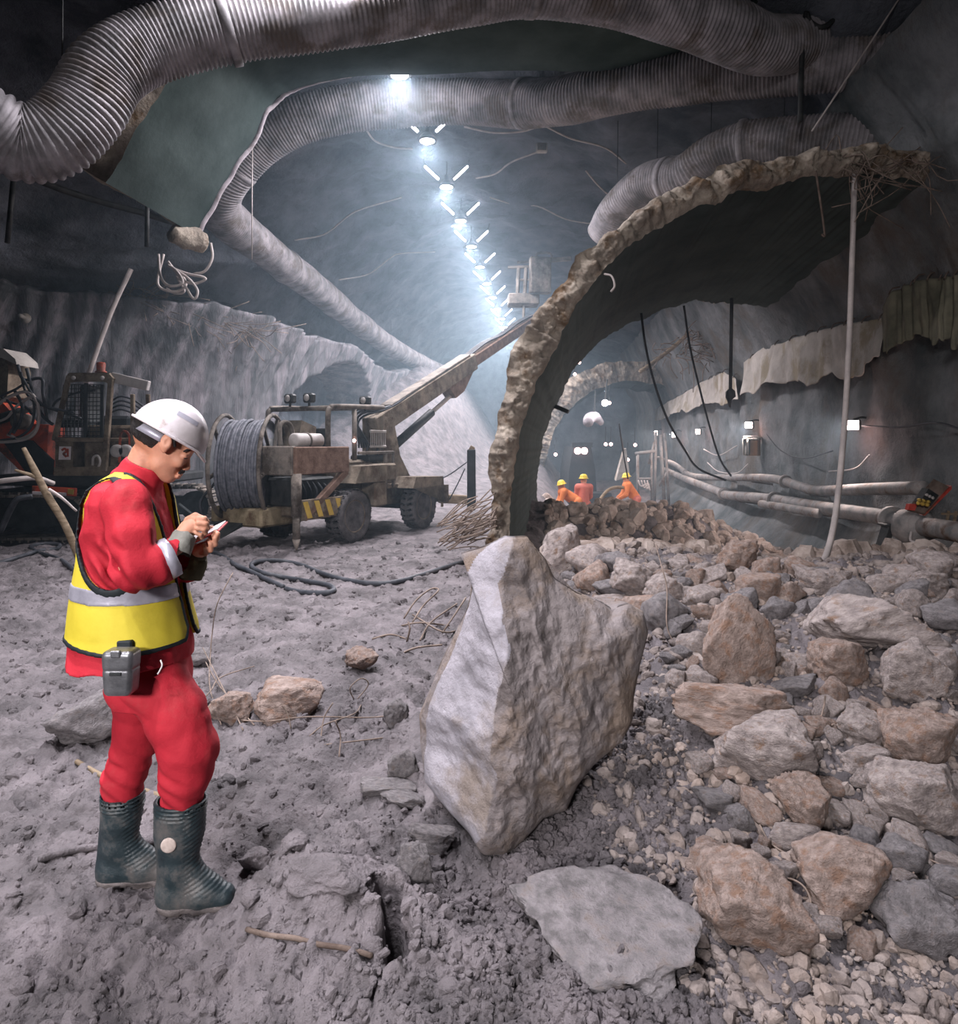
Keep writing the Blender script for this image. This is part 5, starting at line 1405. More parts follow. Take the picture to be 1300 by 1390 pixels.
    B(MB().add(*prism([c(94, 506), c(149, 506), c(149, 510), c(94, 510)], (0, 0, 0), (0, 1.0, 0))), 'roof', 'cab_brown')
    B(MB().bar(c(75, 597), c(145, 597), 0.06, 0.07), 'waist_rail', 'cab_brown')
    B(MB().bar(c(116, 594, 0.02), c(117, 520, 0.02), 0.04, 0.06), 'middle_post', 'excavator_dark')
    B(MB().bar(c(138, 594, 0.03), c(139, 522, 0.03), 0.04, 0.05), 'inner_post', 'excavator_dark')
    grl = B(MB().bar(c(79, 594), c(139, 594), 0.02, 0.02), 'window_grille', 'excavator_dark')
    for i in range(13):
        y = 522 + i * 5.8; xl = 90 - (y - 522) * 0.21
        B(MB().bar(c(xl, y, 0.03), c(138, y, 0.03), 0.012, 0.012, 0.003), 'grille_bar', 'excavator_dark', grl)
    for i in range(12):
        x = 81 + i * 5.0; yt = 522 if x > 90 else 522 + (90 - x) * 4.6
        B(MB().bar(c(x, 594, 0.035), c(x + 0.5, yt, 0.035), 0.012, 0.012, 0.003), 'grille_bar', 'excavator_dark', grl)
    for i in range(10): B(MB().bar(c(82 + i * 6, 594, 1.0), c(86 + i * 6, 522, 1.0), 0.012, 0.012, 0.003), 'grille_bar', 'excavator_dark', grl)
    B(MB().box(c(112, 575, 0.55), (0.5, 0.5, 0.12), 0.04).box(c(124, 548, 0.55), (0.14, 0.5, 0.6), 0.05), 'driver_seat', 'dark_metal')
    B(MB().tube([c(118, 636, 0.2), c(122, 605, 0.2), c(124, 596, 0.25)], 0.018, 6, 3), 'control_lever', 'dusty_metal', th, True)
    B(MB().tube([c(126, 632, 0.1), c(127, 621, 0.1), c(133, 619, 0.1), c(136, 626, 0.1), c(134, 634, 0.1)], 0.022, 6, 4), 'door_handle_loop', 'tank_pale', th, True)
    for k in range(5): B(MB().bar(c(120, 612 + 4 * k, 0.15), c(141, 612 + 4 * k, 0.15), 0.02, 0.02, 0.004), 'vent_slat', 'cab_brown')
    bc = B(MB().lathe(c(137, 506, 0.3), (0, 0, 1), [(0.09, 0), (0.09, 0.02), (0.065, 0.03), (0.07, 0.15), (0.06, 0.17), (0, 0.175)], 20), 'beacon', 'machine_orange', th, True)
    # engine deck and rails behind the cab
    B(MB().box(c(178, 612, 0.8), (0.85, 1.4, 0.85), 0.05), 'engine_housing', 'cab_brown')
    B(MB().box(c(170, 585, 0.9), (0.5, 0.7, 0.5), 0.05), 'air_cleaner', 'excavator_dark')
    for x in (181, 202): B(MB().bar(c(x, 640, -0.1), c(x - 1, 535, -0.1), 0.06, 0.06), 'guard_post', 'cab_brown')
    B(MB().bar(c(152, 512, 0.1), c(202, 524, 0.1), 0.10, 0.16), 'rear_canopy', 'tank_pale'); B(MB().bar(c(150, 597, -0.05), c(205, 597, -0.05), 0.05, 0.06), 'guard_rail', 'cab_brown')
    B(MB().tube([c(162, 628, -0.1), c(164, 588, -0.1), c(175, 590, -0.1), c(176, 612, -0.1)], 0.02, 8, 3), 'red_lever', 'machine_orange', th, True)
    B(MB().lathe(c(160, 612, -0.15), (0, -1, 0), [(0.05, 0), (0.1, 0), (0.1, 0.05), (0.05, 0.05)], 16).lathe(c(172, 612, -0.15), (0, -1, 0), [(0.05, 0), (0.1, 0), (0.1, 0.05), (0.05, 0.05)], 16), 'tie_ring', 'tank_pale', th, True)
    for k in range(4): B(MB().tube([c(150, 545 + 5 * k, 0.3), c(165, 538 + 6 * k, 0.25), c(185, 545 + 6 * k, 0.3), c(205, 560 + 4 * k, 0.4)], 0.016, 6, 5), 'engine_hose', 'cable', th, True)
    # boom: orange box rising to the left, brown arm above it
    B(MB().add(*prism([px(72, 650, 11.5), px(40, 640, 11.5), px(-10, 592, 11.5), px(-25, 545, 11.5), px(8, 540, 11.5), px(40, 575, 11.5), px(76, 577, 11.5)], (0, -0.2, 0), (0, 0.25, 0))), 'boom', 'machine_orange')
    B(MB().add(*prism([px(72, 652, 11.28), px(38, 642, 11.28), px(8, 602, 11.28), px(20, 596, 11.28), px(45, 598, 11.28), px(74, 625, 11.28)], (0, -0.04, 0), (0, 0.0, 0))), 'boom_plate', 'excavator_dark')
    B(MB().add(*prism([px(-60, 470, 11.5), px(5, 476, 11.5), px(22, 488, 11.5), px(27, 505, 11.5), px(25, 540, 11.5), px(-5, 560, 11.5), px(-60, 560, 11.5)], (0, -0.28, 0), (0, 0.28, 0))), 'dipper_arm', 'cab_brown')
    B(MB().add(*prism([px(-60, 462, 11.2), px(8, 474, 11.2), px(24, 488, 11.2), px(26, 496, 11.2), px(5, 486, 11.2), px(-60, 480, 11.2)], (0, -0.06, 0), (0, 0.5, 0))), 'arm_guard', 'tarp')
    cy = B(MB().rod(px(-20, 575, 11.1), px(28, 560, 11.1), 0.085, 14), 'boom_cylinder', 'excavator_dark', th, True)
    B(MB().rod(px(28, 560, 11.1), px(50, 552, 11.1), 0.045, 12), 'piston_rod', 'tank_pale', cy, True)
    B(MB().lathe(px(30, 572, 11.1), (0, -1, 0), [(0.0, -0.1), (0.13, -0.1), (0.13, 0.1), (0.06, 0.14), (0, 0.14)], 20), 'pivot_pin', 'dusty_metal', th, True)
    loops = [((-15, 560), (10, 540), (36, 532), (50, 545), (52, 575), (40, 594), (5, 600), (-15, 596)),
             ((-15, 545), (18, 530), (40, 520), (46, 545), (44, 575), (28, 592), (0, 598)),
             ((28, 505), (34, 530), (46, 545), (62, 552), (85, 560), (110, 568)),
             ((24, 495), (32, 515), (56, 514), (58, 530), (60, 545), (64, 570)),
             ((30, 512), (44, 535), (60, 550), (80, 556), (100, 560)),
             ((-15, 575), (8, 568), (22, 552), (40, 540), (52, 552), (50, 580), (30, 595), (10, 590)),
             ((36, 500), (44, 530), (55, 560), (66, 572), (72, 576)),
             ((70, 556), (76, 545), (90, 538), (110, 532), (130, 530)),
             ((8, 540), (18, 556), (20, 575), (12, 590)), ((20, 530), (30, 550), (28, 570), (18, 588)), ((-10, 530), (12, 545), (34, 552), (44, 562))]
    for k, lp in enumerate(loops):
        B(MB().tube([px(x, y, 10.9 + 0.05 * (k % 4)) for x, y in lp], 0.02 if k % 3 else 0.026, 7, 6), 'hydraulic_hose', 'cable_pale' if k in (0, 5) else 'cable', th, True)
build_excavator()
lap('50_machines')
# ------------------------------------------------------------------ right hand wall
mat('red_paint', (150, 44, 38), (176, 70, 58), 5.0, 0.7, 0, 0.2, 30, c3=(110, 84, 66), c3_scale=3.0)
mat('box_brown', (122, 86, 58), (146, 106, 76), 5.0, 0.7, 0, 0.2, 30)
mat('khaki_tarp', (82, 82, 70), (118, 114, 98), 3.0, 0.85, 0, 0.3, 14)
mat('orange_cloth', (196, 108, 58), (216, 130, 78), 6.0, 0.8, 0, 0.2, 20)
mat('rose_cloth', (176, 96, 84), (196, 116, 102), 6.0, 0.8, 0, 0.2, 20)
mat('helmet_yellow', (206, 180, 60), (226, 202, 84), 6.0, 0.5)
def wallY(x, off=0.15): return (5.8 - off) / ((x - 650.0) / F - 0.1)
def W(x, y, off=0.15): return px(x, y, wallY(x, off))

def flood(x, y, wpx, hpx, label, power):
    c = W(x, y, 0.35); Y = c[1]; k = Y / F
    t = thing('floodlight', label, 'lamp', c, 'floodlights along the right wall')
    yaw = rot('Z', -0.75)
    hx, hz = wpx * k * 0.62, hpx * k * 1.0
    MB().box(c + yaw @ np.array((0, 0.07, 0)), (hx * 1.15, 0.12, hz * 1.2), 0.02, yaw).build('housing', 'dark_metal', t)
    MB().box(c, (hx, 0.03, hz), 0.01, yaw).build('lamp_glass', 'flood_glow', t)
    MB().tube([c + (0.06, 0.1, hz * 0.6), c + (0.25, 0.1, hz * 0.9), c + (0.5, 0.1, hz * 0.4)], 0.02, 6, 4).build('bracket', 'dark_metal', t)
    ld = bpy.data.lights.new('flood_light', 'SPOT'); ld.energy = power * 4.0; ld.color = (1.0, 0.85, 0.81); ld.spot_size = math.radians(150); ld.spot_blend = 0.8; ld.shadow_soft_size = 0.12
    lo = link('flood_light', ld, t); lo.location = (-0.12, -0.12, 0); lo.rotation_euler = Vector((-0.75, -0.15, -0.65)).to_track_quat('-Z', 'Y').to_euler()
    gd = bpy.data.lights.new('added_wall_fill', 'POINT'); gd.energy = 7; gd.color = (1.0, 0.55, 0.5); gd.shadow_soft_size = 0.05  # extra point light added to throw a pink patch on the wall
    go = link('added_wall_fill', gd, t); go.location = (0.0, -0.1, -0.2)
flood(1157, 577, 24, 12, 'nearest and largest pink-white floodlight on the right wall, beside the hanging hose', 90)
flood(1016, 577, 15, 8, 'second floodlight on the right wall, above the cloth-wrapped box', 90)
flood(947, 586, 9, 7, 'third floodlight on the right wall, past the second tarpaulin', 80)
flood(914, 590, 8, 7, 'fourth floodlight on the right wall, near the scaffold', 70)
flood(890, 588, 7, 6, 'farthest floodlight on the right wall, at the scaffold top', 70)

def wall_pipe(name, pts, r, label, off=0.45, matn='pipe_grey', flanges=(), brackets=True):
    p = [W(x, y, off) for x, y in pts]; base = p[len(p) // 2]
    t = thing(name, label, 'pipe', base)
    MB().tube(p, r, 14, 5).build('pipe_run', matn, t, True)
    q = spline(p, 5)
    for f in flanges:
        i = min(int(f * (len(q) - 1)), len(q) - 2); d = q[i + 1] - q[i]
        MB().lathe(q[i], d, [(r, -0.05), (r * 1.45, -0.05), (r * 1.45, 0.05), (r, 0.05)], 18).build('flange', matn, t, True)
    if brackets:
        for f in (0.25, 0.5, 0.75):
            c = q[int(f * (len(q) - 1))]; MB().bar(c + (0, 0, -r), c + (0.7, 0.05, -r - 0.1), 0.05, 0.05).build('bracket', 'rust', t)
wall_pipe('service_pipe', [(893, 622), (915, 630), (935, 644), (960, 648), (1000, 648), (1050, 650), (1085, 660), (1110, 666), (1180, 664), (1252, 662)], 0.10, 'upper grey pipe running along the right wall', 0.5, flanges=(0.2, 0.6))
wall_pipe('service_pipe', [(903, 638), (930, 650), (977, 668), (985, 672), (1040, 677), (1100, 687), (1160, 696), (1215, 704)], 0.13, 'lower thick pipe running along the right wall below the upper pipe', 0.6, flanges=(0.35, 0.62))
wall_pipe('service_pipe', [(1033, 684), (1070, 690), (1110, 697)], 0.09, 'short pipe under the thick pipe on the right wall', 0.75, brackets=False)
wall_pipe('valve_pipe', [(1205, 703), (1235, 712), (1262, 716), (1310, 724)], 0.13, 'bulky valve on the pipe at the right edge', 0.75, flanges=(0.1, 0.55), brackets=False)
vv = bpy.data.objects['valve_pipe']; cv = W(1242, 716, 0.75)
MB().lathe(cv, (0.5, -0.8, -0.15), [(0.0, -0.25), (0.2, -0.22), (0.26, -0.05), (0.26, 0.1), (0.18, 0.2), (0, 0.24)], 24).build('valve_body', 'pipe_grey', vv, True)
MB().tube([W(1237, 722, 0.95), W(1236, 734, 1.0), W(1250, 737, 1.0), W(1258, 734, 1.0)], 0.018, 6, 3).build('valve_handle', 'cable_pale', vv, True)
# prop under it, red control unit, timber pallet at the edge
a, b = W(1206, 712, 0.9), W(1188, 770, 1.1)
t = thing('steel_prop', 'slanting dark steel prop under the pipe valve', 'prop', b); MB().bar(a, b, 0.16, 0.1, 0.01).build('prop_bar', 'dark_metal', t); MB().box(b, (0.3, 0.3, 0.03)).build('base_plate', 'dark_metal', t); MB().box(a, (0.22, 0.2, 0.03)).build('head_plate', 'dark_metal', t)
Yu = 8.9; c = px(1260, 675, Yu)
t = thing('control_unit', 'tilted red control unit with yellow valves resting on the pipes', 'machine', c)
MB().add(*prism([px(1231, 690, Yu), px(1256, 697, Yu), px(1289, 661, Yu), px(1267, 650, Yu)], (0, 0, 0), (0.02, 0.05, -0.03))).build('base_plate', 'rust', t)
MB().add(*prism([px(1254, 700, Yu - .02), px(1258, 694, Yu - .02), px(1290, 659, Yu - .02), px(1290, 664, Yu - .02)], (0, -0.02, 0), (0.03, 0.15, 0))).build('edge_strip', 'red_paint', t)
MB().add(*prism([px(1231, 692, Yu - .02), px(1233, 684, Yu - .02), px(1244, 684, Yu - .02), px(1240, 693, Yu - .02)], (0, -0.02, 0), (0.0, 0.05, 0))).build('corner_plate', 'red_paint', t)
MB().add(*prism([px(1246, 681, Yu - .1), px(1262, 685, Yu - .1), px(1272, 672, Yu - .1), px(1258, 663, Yu - .1)], (0, -0.03, 0), (0, 0.1, 0))).build('motor', 'dark_metal', t)
for k in range(3):
    MB().lathe(px(1246 + 6 * k, 684 + k, Yu - 0.14), (-0.2, -0.6, 0.6), [(0.025, 0), (0.025, 0.03), (0.012, 0.04), (0.012, 0.08), (0.03, 0.08), (0.0, 0.1)], 12).build('valve_knob', 'warning_yellow', t, True)
    MB().lathe(px(1257 + 4 * k, 672 + 2 * k, Yu - 0.14), (0, -1, 0.2), [(0.02, 0), (0.02, 0.02), (0, 0.025)], 10).build('gauge', 'tank_pale', t, True)
pb = px(1300, 706, 8.9); t = thing('slatted_rack', 'pale slatted rack at the right edge beside the valve', 'rack', pb)
for k in range(6): MB().bar(pb + (-0.16 + 0.08 * k, -0.02 * k, -0.12), pb + (-0.12 + 0.08 * k, -0.02 * k, 0.12), 0.035, 0.025, 0.004).build('slat', 'timber', t)
for z in (-0.08, 0.08): MB().bar(pb + (-0.2, 0.03, z), pb + (0.32, -0.12, z), 0.025, 0.03, 0.004).build('rail', 'timber', t)
# wrapped box under the second floodlight
c = W(1021, 608, 0.3); t = thing('junction_box', 'brown junction box wrapped in pale plastic on the right wall', 'box', c)
yaw = rot('Z', -0.7)
MB().box(c, (0.36, 0.26, 0.42), 0.02, yaw).build('box_body', 'box_brown', t)
MB().box(c + (-0.16, -0.04, 0.04), (0.16, 0.34, 0.5), 0.05, yaw).box(c + (0, 0, 0.26), (0.42, 0.3, 0.1), 0.04, yaw).jitter(0.03, 7, 3).build('plastic_wrap', 'tarp', t, True)

# tarpaulins
def tarp(rows, label, matn='tarp', off=0.28, sag=0.09, seed=0, flip=False):
    n = 90; xs = np.linspace(rows[0][0], rows[-1][0], n); m = 26
    yt = np.interp(xs, [r[0] for r in rows], [r[1] for r in rows]); yb = np.interp(xs, [r[0] for r in rows], [r[2] for r in rows])
    v = np.zeros((n, m, 3))
    for i, x in enumerate(xs):
        for j in range(m):
            q = j / (m - 1); v[i, j] = W(x, yt[i] + (yb[i] - yt[i]) * q, off + 0.10 * q)
    u = np.arange(n)[:, None] * 0.1; w_ = np.linspace(0, 1, m)[None, :] + 0 * u; u = u + 0 * w_
    fold = sag * (fbm(u, w_ * 0.6, 0 * u, 1.5, 3, 801 + seed) + 0.22 * np.sin(u * 9 + 3 * fbm(u, w_, 0 * u, 0.7, 2, 811 + seed)) * (0.3 + w_))
    v[..., 0] -= fold; v[..., 1] -= 0.5 * fold; v[..., 2] += 0.12 * fbm(u, 0 * u, 0 * u, 1.1, 3, 821 + seed) * w_
    base = v[n // 2, 0]; t = thing('tarpaulin', label, 'tarpaulin', base)
    o = link('sheet', new_mesh('sheet', (v - base).reshape(-1, 3), grid_faces(n, m), matn), t)
    s_ = o.modifiers.new('thick', 'SOLIDIFY'); s_.thickness = 0.012
    for i in range(4, n, 9):
        p = v[i, 0]; MB().tube([p + (-0.03, -0.03, -0.03), p + (0.05, 0, 0.08), p + (0.3, 0.05, 0.12)], 0.012, 5, 2).build('tie', 'rust', t)
tarp([(1008, 492, 540), (1018, 484, 535), (1032, 472, 520), (1060, 466, 522), (1090, 455, 522), (1110, 450, 518), (1150, 440, 508), (1195, 430, 484)], 'large pale tarpaulin hung high on the right wall above two floodlights', seed=1)
tarp([(888, 556, 573), (915, 540, 563), (940, 526, 556), (965, 512, 550), (985, 505, 548), (1000, 515, 545)], 'smaller far pale tarpaulin hung on the right wall', seed=2)
tarp([(1196, 428, 480), (1215, 395, 470), (1240, 384, 455), (1260, 378, 462), (1310, 372, 468)], 'khaki tarpaulin in the upper right above the dark wall', 'khaki_tarp', seed=3)

# hanging ropes and cables on the right
def cable(name, pts, r, matn, label, cat='cable', sub=6, group=None, seg=7):
    p = [np.array(q) for q in pts]; base = p[len(p) // 2]
    v, f = tube(p, r, seg, sub)
    o = link(name, new_mesh(name, v - base, f, matn), None, tuple(base)); return tag(o, label, cat, group)
cable('hanging_hose', [px(870, 425, 14.5), px(876, 470, 14.6), px(888, 520, 14.8), px(906, 570, 15.0), px(930, 612, 15.3), px(948, 636, 15.6), px(985, 652, 15.6)], 0.026, 'cable', 'black hose hanging from the arch and curving to the right wall pipes', 'hose')
cable('hanging_hose', [px(928, 415, 14.8), px(936, 470, 15), px(950, 530, 15.3), px(966, 590, 15.6), px(978, 625, 15.8), px(992, 646, 16)], 0.024, 'cable', 'second black hose hanging right of the first one', 'hose')
t = thing('hanging_rope', 'dark rope hanging straight down with a knot at its end', 'rope', px(992, 480, 13.5))
MB().tube([px(993, 405, 13.5), px(992, 470, 13.5), px(991, 535, 13.5)], 0.035, 8, 4).build('rope_line', 'cable', t, True)
MB().lathe(px(991, 535, 13.5), (0, 0, -1), [(0.03, -0.12), (0.09, -0.05), (0.1, 0.05), (0.05, 0.12), (0.02, 0.25), (0, 0.26)], 12).jitter(0.02, 12, 2).build('knot', 'cable', t, True)
cable('white_hose', [px(1160, 235, 9.0), px(1157, 330, 8.9), px(1152, 470, 8.7), px(1145, 590, 8.4), px(1135, 690, 8.0), px(1124, 745, 7.6), px(1112, 768, 7.2), px(1085, 785, 6.9), px(1048, 802, 6.6)], 0.035, 'cable_pale', 'long pale pipe hanging from the arch top down onto the rubble', 'hose', 8, seg=10)
cable('steel_cable', [px(1232, -20, 8.8), px(1170, 75, 8.9), px(1102, 178, 9.0)], 0.012, 'cable_pale', 'taut bright steel cable slanting down from the top right', 'cable', 2)
cable('hung_pipe', [px(1086, 165, 9.2), px(1088, 80, 9.2), px(1093, 20, 9.2), px(1100, 30, 9.2), px(1115, 37, 9.2), px(1132, 25, 9.2), px(1145, -10, 9.2)], 0.035, 'dark_metal', 'bent dark pipe hanging at the top right', 'pipe')
cable('rebar_hook', [px(1107, 232, 8.8), px(1112, 265, 8.8), px(1117, 300, 8.8), px(1119, 320, 8.8), px(1115, 318, 8.8)], 0.014, 'rust', 'rusty hook of rebar hanging from the arch top', 'rebar')
cable('rebar_hook', [px(820, 372, 8.7), px(830, 375, 8.65), px(834, 388, 8.65), px(829, 396, 8.7)], 0.014, 'cable_pale', 'short pale bent bar sticking out of the torn arch face', 'rebar')
cable('arch_rod', [px(738, 545, 15.8), px(752, 551, 15.6), px(771, 559, 15.4)], 0.05, 'dark_metal', 'dark steel rod sticking out of the far edge of the arch', 'rod', 2)
cable('slack_cable', [px(840, 575, 18), px(845, 610, 18.2), px(852, 650, 18.4)], 0.02, 'cable', 'dark cable near the lamp inside the old tunnel', 'cable', 4)
cable('root_pole', [px(868, 505, 24), px(900, 482, 24), px(935, 452, 23.5), px(960, 420, 23)], 0.07, 'timber', 'slanting pale pole against the debris right of the arch', 'pole', 4)
for k, (pts, lb) in enumerate(((((1040, 590), (1060, 612), (1090, 622), (1130, 612)), 'thin cable drooping between the two nearest right wall floodlights'), (((1170, 578), (1220, 580), (1270, 574), (1310, 585)), 'thin cable leading right from the nearest floodlight'), (((955, 610), (975, 618), (1000, 605)), 'thin cable left of the wrapped box'), (((960, 628), (975, 640), (1000, 642), (1015, 630)), 'slack cable sagging under the wrapped box'), (((1125, 640), (1160, 636), (1180, 618)), 'cable coiled round the wall patch below the nearest floodlight'))):
    cable('wall_cable', [W(x, y, 0.3) for x, y in pts], 0.016, 'cable' if k < 2 else 'cable_pale', lb)

# ------------------------------------------------------------------ inside the old tunnel: workers, scaffold, machine
def worker(x, yh, Y, lean, face, jk, tr, label, crouch=0.0):
    """x, yh: helmet centre in the photograph; lean: bend in radians; face: +1 right, -1 left, 0 away"""
    head = px(x, yh, Y); gz = h_at(head[0], Y)
    hip = np.array((head[0] - face * 0.55 * math.sin(lean), Y + (0.0 if face else -0.05), head[2] - 0.16 - 0.62 * math.cos(lean)))
    t = thing('person', label, 'person', (hip[0], Y, gz))
    sh = hip + (face * 0.5 * math.sin(lean), 0, 0.5 * math.cos(lean))
    hand = [sh + (face * 0.28 if face else sd * 0.12, sd * 0.12 + (0.25 if not face else 0), -0.42) for sd in (-1, 1)]
    feet = [np.array((hip[0] + face * 0.05, Y + sd * 0.12, gz + 0.08)) for sd in (-1, 1)] if face else [np.array((hip[0] + sd * 0.13, Y, gz + 0.08)) for sd in (-1, 1)]
    lo = np.minimum(np.minimum(hip, head), np.array(feet + hand).min(0)) - 0.3; hi = np.maximum(np.maximum(hip, head), np.array(feet + hand).max(0)) + 0.3
    lat = np.array((0, 1.0, 0)) if face else np.array((1.0, 0, 0))
    S = SDF(lo, hi, 0.018); J = SDF(lo, hi, 0.018); T = SDF(lo, hi, 0.018)
    hc = head + (0, 0, -0.08)
    S.ell(hc, (0.095, 0.085, 0.12)); S.cap(hc, sh + (0, 0, 0.02), 0.055, 0.07, 0.02)
    if face:
        S.ell(hc + (face * 0.09, 0, -0.02), (0.025, 0.018, 0.025)); S.ell(hc + (face * 0.07, 0, -0.08), (0.035, 0.04, 0.035))
    S.cap(sh, hip, 0.12, 0.12, 0.03)
    for i, sd in enumerate((-1, 1)):
        s0 = sh + lat * sd * 0.19; el = (s0 + hand[i]) / 2 + (-face * 0.05, 0, -0.08) + lat * sd * 0.06
        S.chain([s0, el, hand[i]], [0.05, 0.04, 0.03], 0.02); S.ell(hand[i], (0.045, 0.04, 0.05), None, 0.02)
        for q in range(4): S.cap(hand[i] + (0.0, 0.0, -0.02), hand[i] + (face * 0.05 + 0.02 * (q - 1.5), 0.01 * q, -0.085), 0.011, 0.009, 0.004)
        S.cap(hand[i], hand[i] + (face * 0.04, -0.05, -0.03), 0.013, 0.01, 0.004)
        J.chain([s0, el, el * 0.2 + hand[i] * 0.8], [0.085, 0.07, 0.06], 0.03)
        kn = (hip + feet[i]) / 2 + lat * sd * 0.08 + (face * (0.06 + crouch), -0.06 if not face else 0, 0.02)
        S.chain([hip + lat * sd * 0.09, kn, feet[i]], [0.08, 0.06, 0.045], 0.02); S.cap(feet[i], feet[i] + (face * 0.16, -0.02, -0.03), 0.04, 0.035, 0.02)
        T.chain([hip + lat * sd * 0.09, kn, feet[i] + (0, 0, 0.05)], [0.125, 0.105, 0.085], 0.03)
    J.cap(sh + (0, 0, -0.03), hip, 0.15, 0.155, 0.04); J.cap(sh - lat * 0.15, sh + lat * 0.15, 0.10, 0.10, 0.05)
    T.ell(hip, (0.155, 0.16, 0.14), None, 0.05)
    S.build('body', 'skin', t); J.build('jacket', jk, t); T.build('trousers', tr, t)
    MB().lathe(head + (0, 0, -0.03), (face * 0.3 * math.sin(lean), 0, 1), [(0.15, -0.005), (0.155, 0.0), (0.12, 0.012), (0.115, 0.05), (0.09, 0.10), (0.05, 0.125), (0, 0.13)], 20).build('helmet', 'helmet_yellow', t, True)
    for f_ in feet: MB().add(*tube([f_ + (-face * 0.06, 0, -0.03), f_ + (face * 0.1, -0.03, -0.035), f_ + (face * 0.2, -0.06, -0.045)], [0.06, 0.06, 0.04], 10, 3)).build('boot', 'rubber', t, True)
worker(850, 646, 20.5, 0.55, -1, 'orange_cloth', 'rose_cloth', 'worker in orange jacket bending left over a rail, rightmost of three')
worker(792, 648, 20.0, 0.1, 0, 'rose_cloth', 'rose_cloth', 'worker in faded red seen from behind, middle of three')
worker(762, 656, 19.6, 0.95, -1, 'orange_cloth', 'orange_cloth', 'worker in orange stooping low by the arch, leftmost of three')

t = thing('scaffold', 'rough pipe scaffold standing against the right wall beyond the workers', 'scaffold', px(905, 690, 26))
for (x0, y0, x1, y1, r) in ((888, 690, 890, 586, .05), (902, 694, 896, 590, .06), (908, 692, 902, 588, .05), (866, 690, 865, 615, .05), (884, 690, 884, 612, .04), (862, 616, 890, 612, .06), (864, 650, 884, 650, .05), (888, 600, 880, 630, .04), (895, 660, 905, 640, .04)):
    MB().rod(px(x0, y0, 26), px(x1, y1, 26), r * 1.1, 8).build('scaffold_pipe', 'pipe_grey', t, True)
for k in range(4): MB().tube([px(866 + 4 * k, 652, 25.9), px(870 + 4 * k, 660 + 2 * k, 25.9), px(880, 655 + k, 25.9)], 0.03, 6, 5).build('rope', 'cable_pale', t, True)
cable('workers_rail', [px(846, 662, 20.3), px(834, 662, 20.2), px(822, 668, 20), px(808, 688, 19.5)], 0.05, 'timber', 'curved pale rail held by the rightmost worker', 'rail', 4)
t = thing('loading_machine', 'dark loading machine with two pink headlamps inside the old tunnel', 'machine', px(790, 690, 28.5))
Ym = 28.5
MB().add(*prism([px(770, 700, Ym), px(812, 700, Ym), px(808, 640, Ym), px(802, 606, Ym), px(778, 606, Ym), px(772, 640, Ym)], (0, 0, 0), (0, 3.0, 0))).build('machine_body', 'excavator_dark', t)
MB().bar(px(776, 604, Ym), px(804, 604, Ym), 0.3, 0.2).build('canopy', 'excavator_dark', t)
MB().add(*prism([px(766, 700, Ym - .5), px(830, 700, Ym - .5), px(826, 668, Ym - .5), px(770, 668, Ym - .5)], (0, -0.6, 0), (0, 0.5, 0))).build('bucket', 'excavator_dark', t)
for x in (784, 793):
    MB().lathe(px(x, 612, Ym - 0.12), (0, -1, 0), [(0.12, -0.05), (0.14, 0), (0.11, 0.05), (0, 0.06)], 14).build('headlamp', 'pink_glow', t, True)
for x in (774, 808): MB().lathe(px(x, 688, Ym + 0.6), (1, 0, 0), [(0.0, -0.25), (0.5, -0.25), (0.6, -0.15), (0.6, 0.15), (0.5, 0.25), (0, 0.25)], 24).build('wheel', 'tyre', t, True)
t = thing('tunnel_lamp', 'brightest white lamp under the crown of the old tunnel', 'lamp', px(821, 547, 27)); MB().lathe(px(821, 547, 27), (0, -1, -0.3), [(0.0, -0.12), (0.07, -0.1), (0.13, 0.0), (0.1, 0.03), (0, 0.05)], 18).build('lamp_glass', 'lamp_glow', t, True); MB().rod(px(821, 546, 27.2), px(824, 515, 27.4), 0.03).build('hanger', 'dark_metal', t)
ld = bpy.data.lights.new('tunnel_light', 'POINT'); ld.energy = 50; ld.color = (0.95, 0.95, 1); ld.shadow_soft_size = 0.2; lo = link('tunnel_light', ld, t); lo.location = (0, -0.6, -0.3)
for k, (x, y, lb) in enumerate(((827, 547, 'small lamp right of the brightest lamp in the old tunnel'), (822, 603, 'left small pink lamp of a pair deep in the old tunnel'), (829, 603, 'right small pink lamp of a pair deep in the old tunnel'), (862, 604, 'small pink lamp left of the scaffold'), (754, 617, 'tiny pink lamp on a post beside the leftmost worker'), (852, 624, 'tiny white lamp above the bending worker'), (786, 492, 'tiny lamp high inside the portal arch'), (780, 508, 'lower tiny lamp high inside the portal arch'))):
    c = px(x, y, 27 + 0.2 * k); t = thing('bulkhead_lamp', lb, 'lamp', c, 'small lamps in the old tunnel')
    MB().lathe(c, (0, -1, 0), [(0.0, -0.06), (0.05, -0.05), (0.065, 0), (0.045, 0.04), (0, 0.05)], 12).build('lamp_glass', 'pink_glow', t, True); MB().lathe(c, (0, 1, 0), [(0.07, 0.02), (0.07, 0.1), (0, 0.12)], 12).build('lamp_base', 'dark_metal', t, True)
    MB().rod(c + (0, 0.1, 0), c + (0.02, 0.12, 0.7), 0.015, 6).build('hanger', 'dark_metal', t)
t = thing('canvas_chute', 'pale hanging canvas funnel deep in the old tunnel', 'chute', px(843, 640, 27)); MB().add(*prism([px(848, 608, 27), px(851, 608, 27), px(856, 648, 27), px(836, 652, 27)], (0, 0, 0), (0, 0.4, 0))).jitter(0.05, 3, 1).build('canvas', 'tarp', t); MB().bar(px(842, 590, 27), px(846, 612, 27), 0.08, 0.06).build('hanger', 'rust', t)
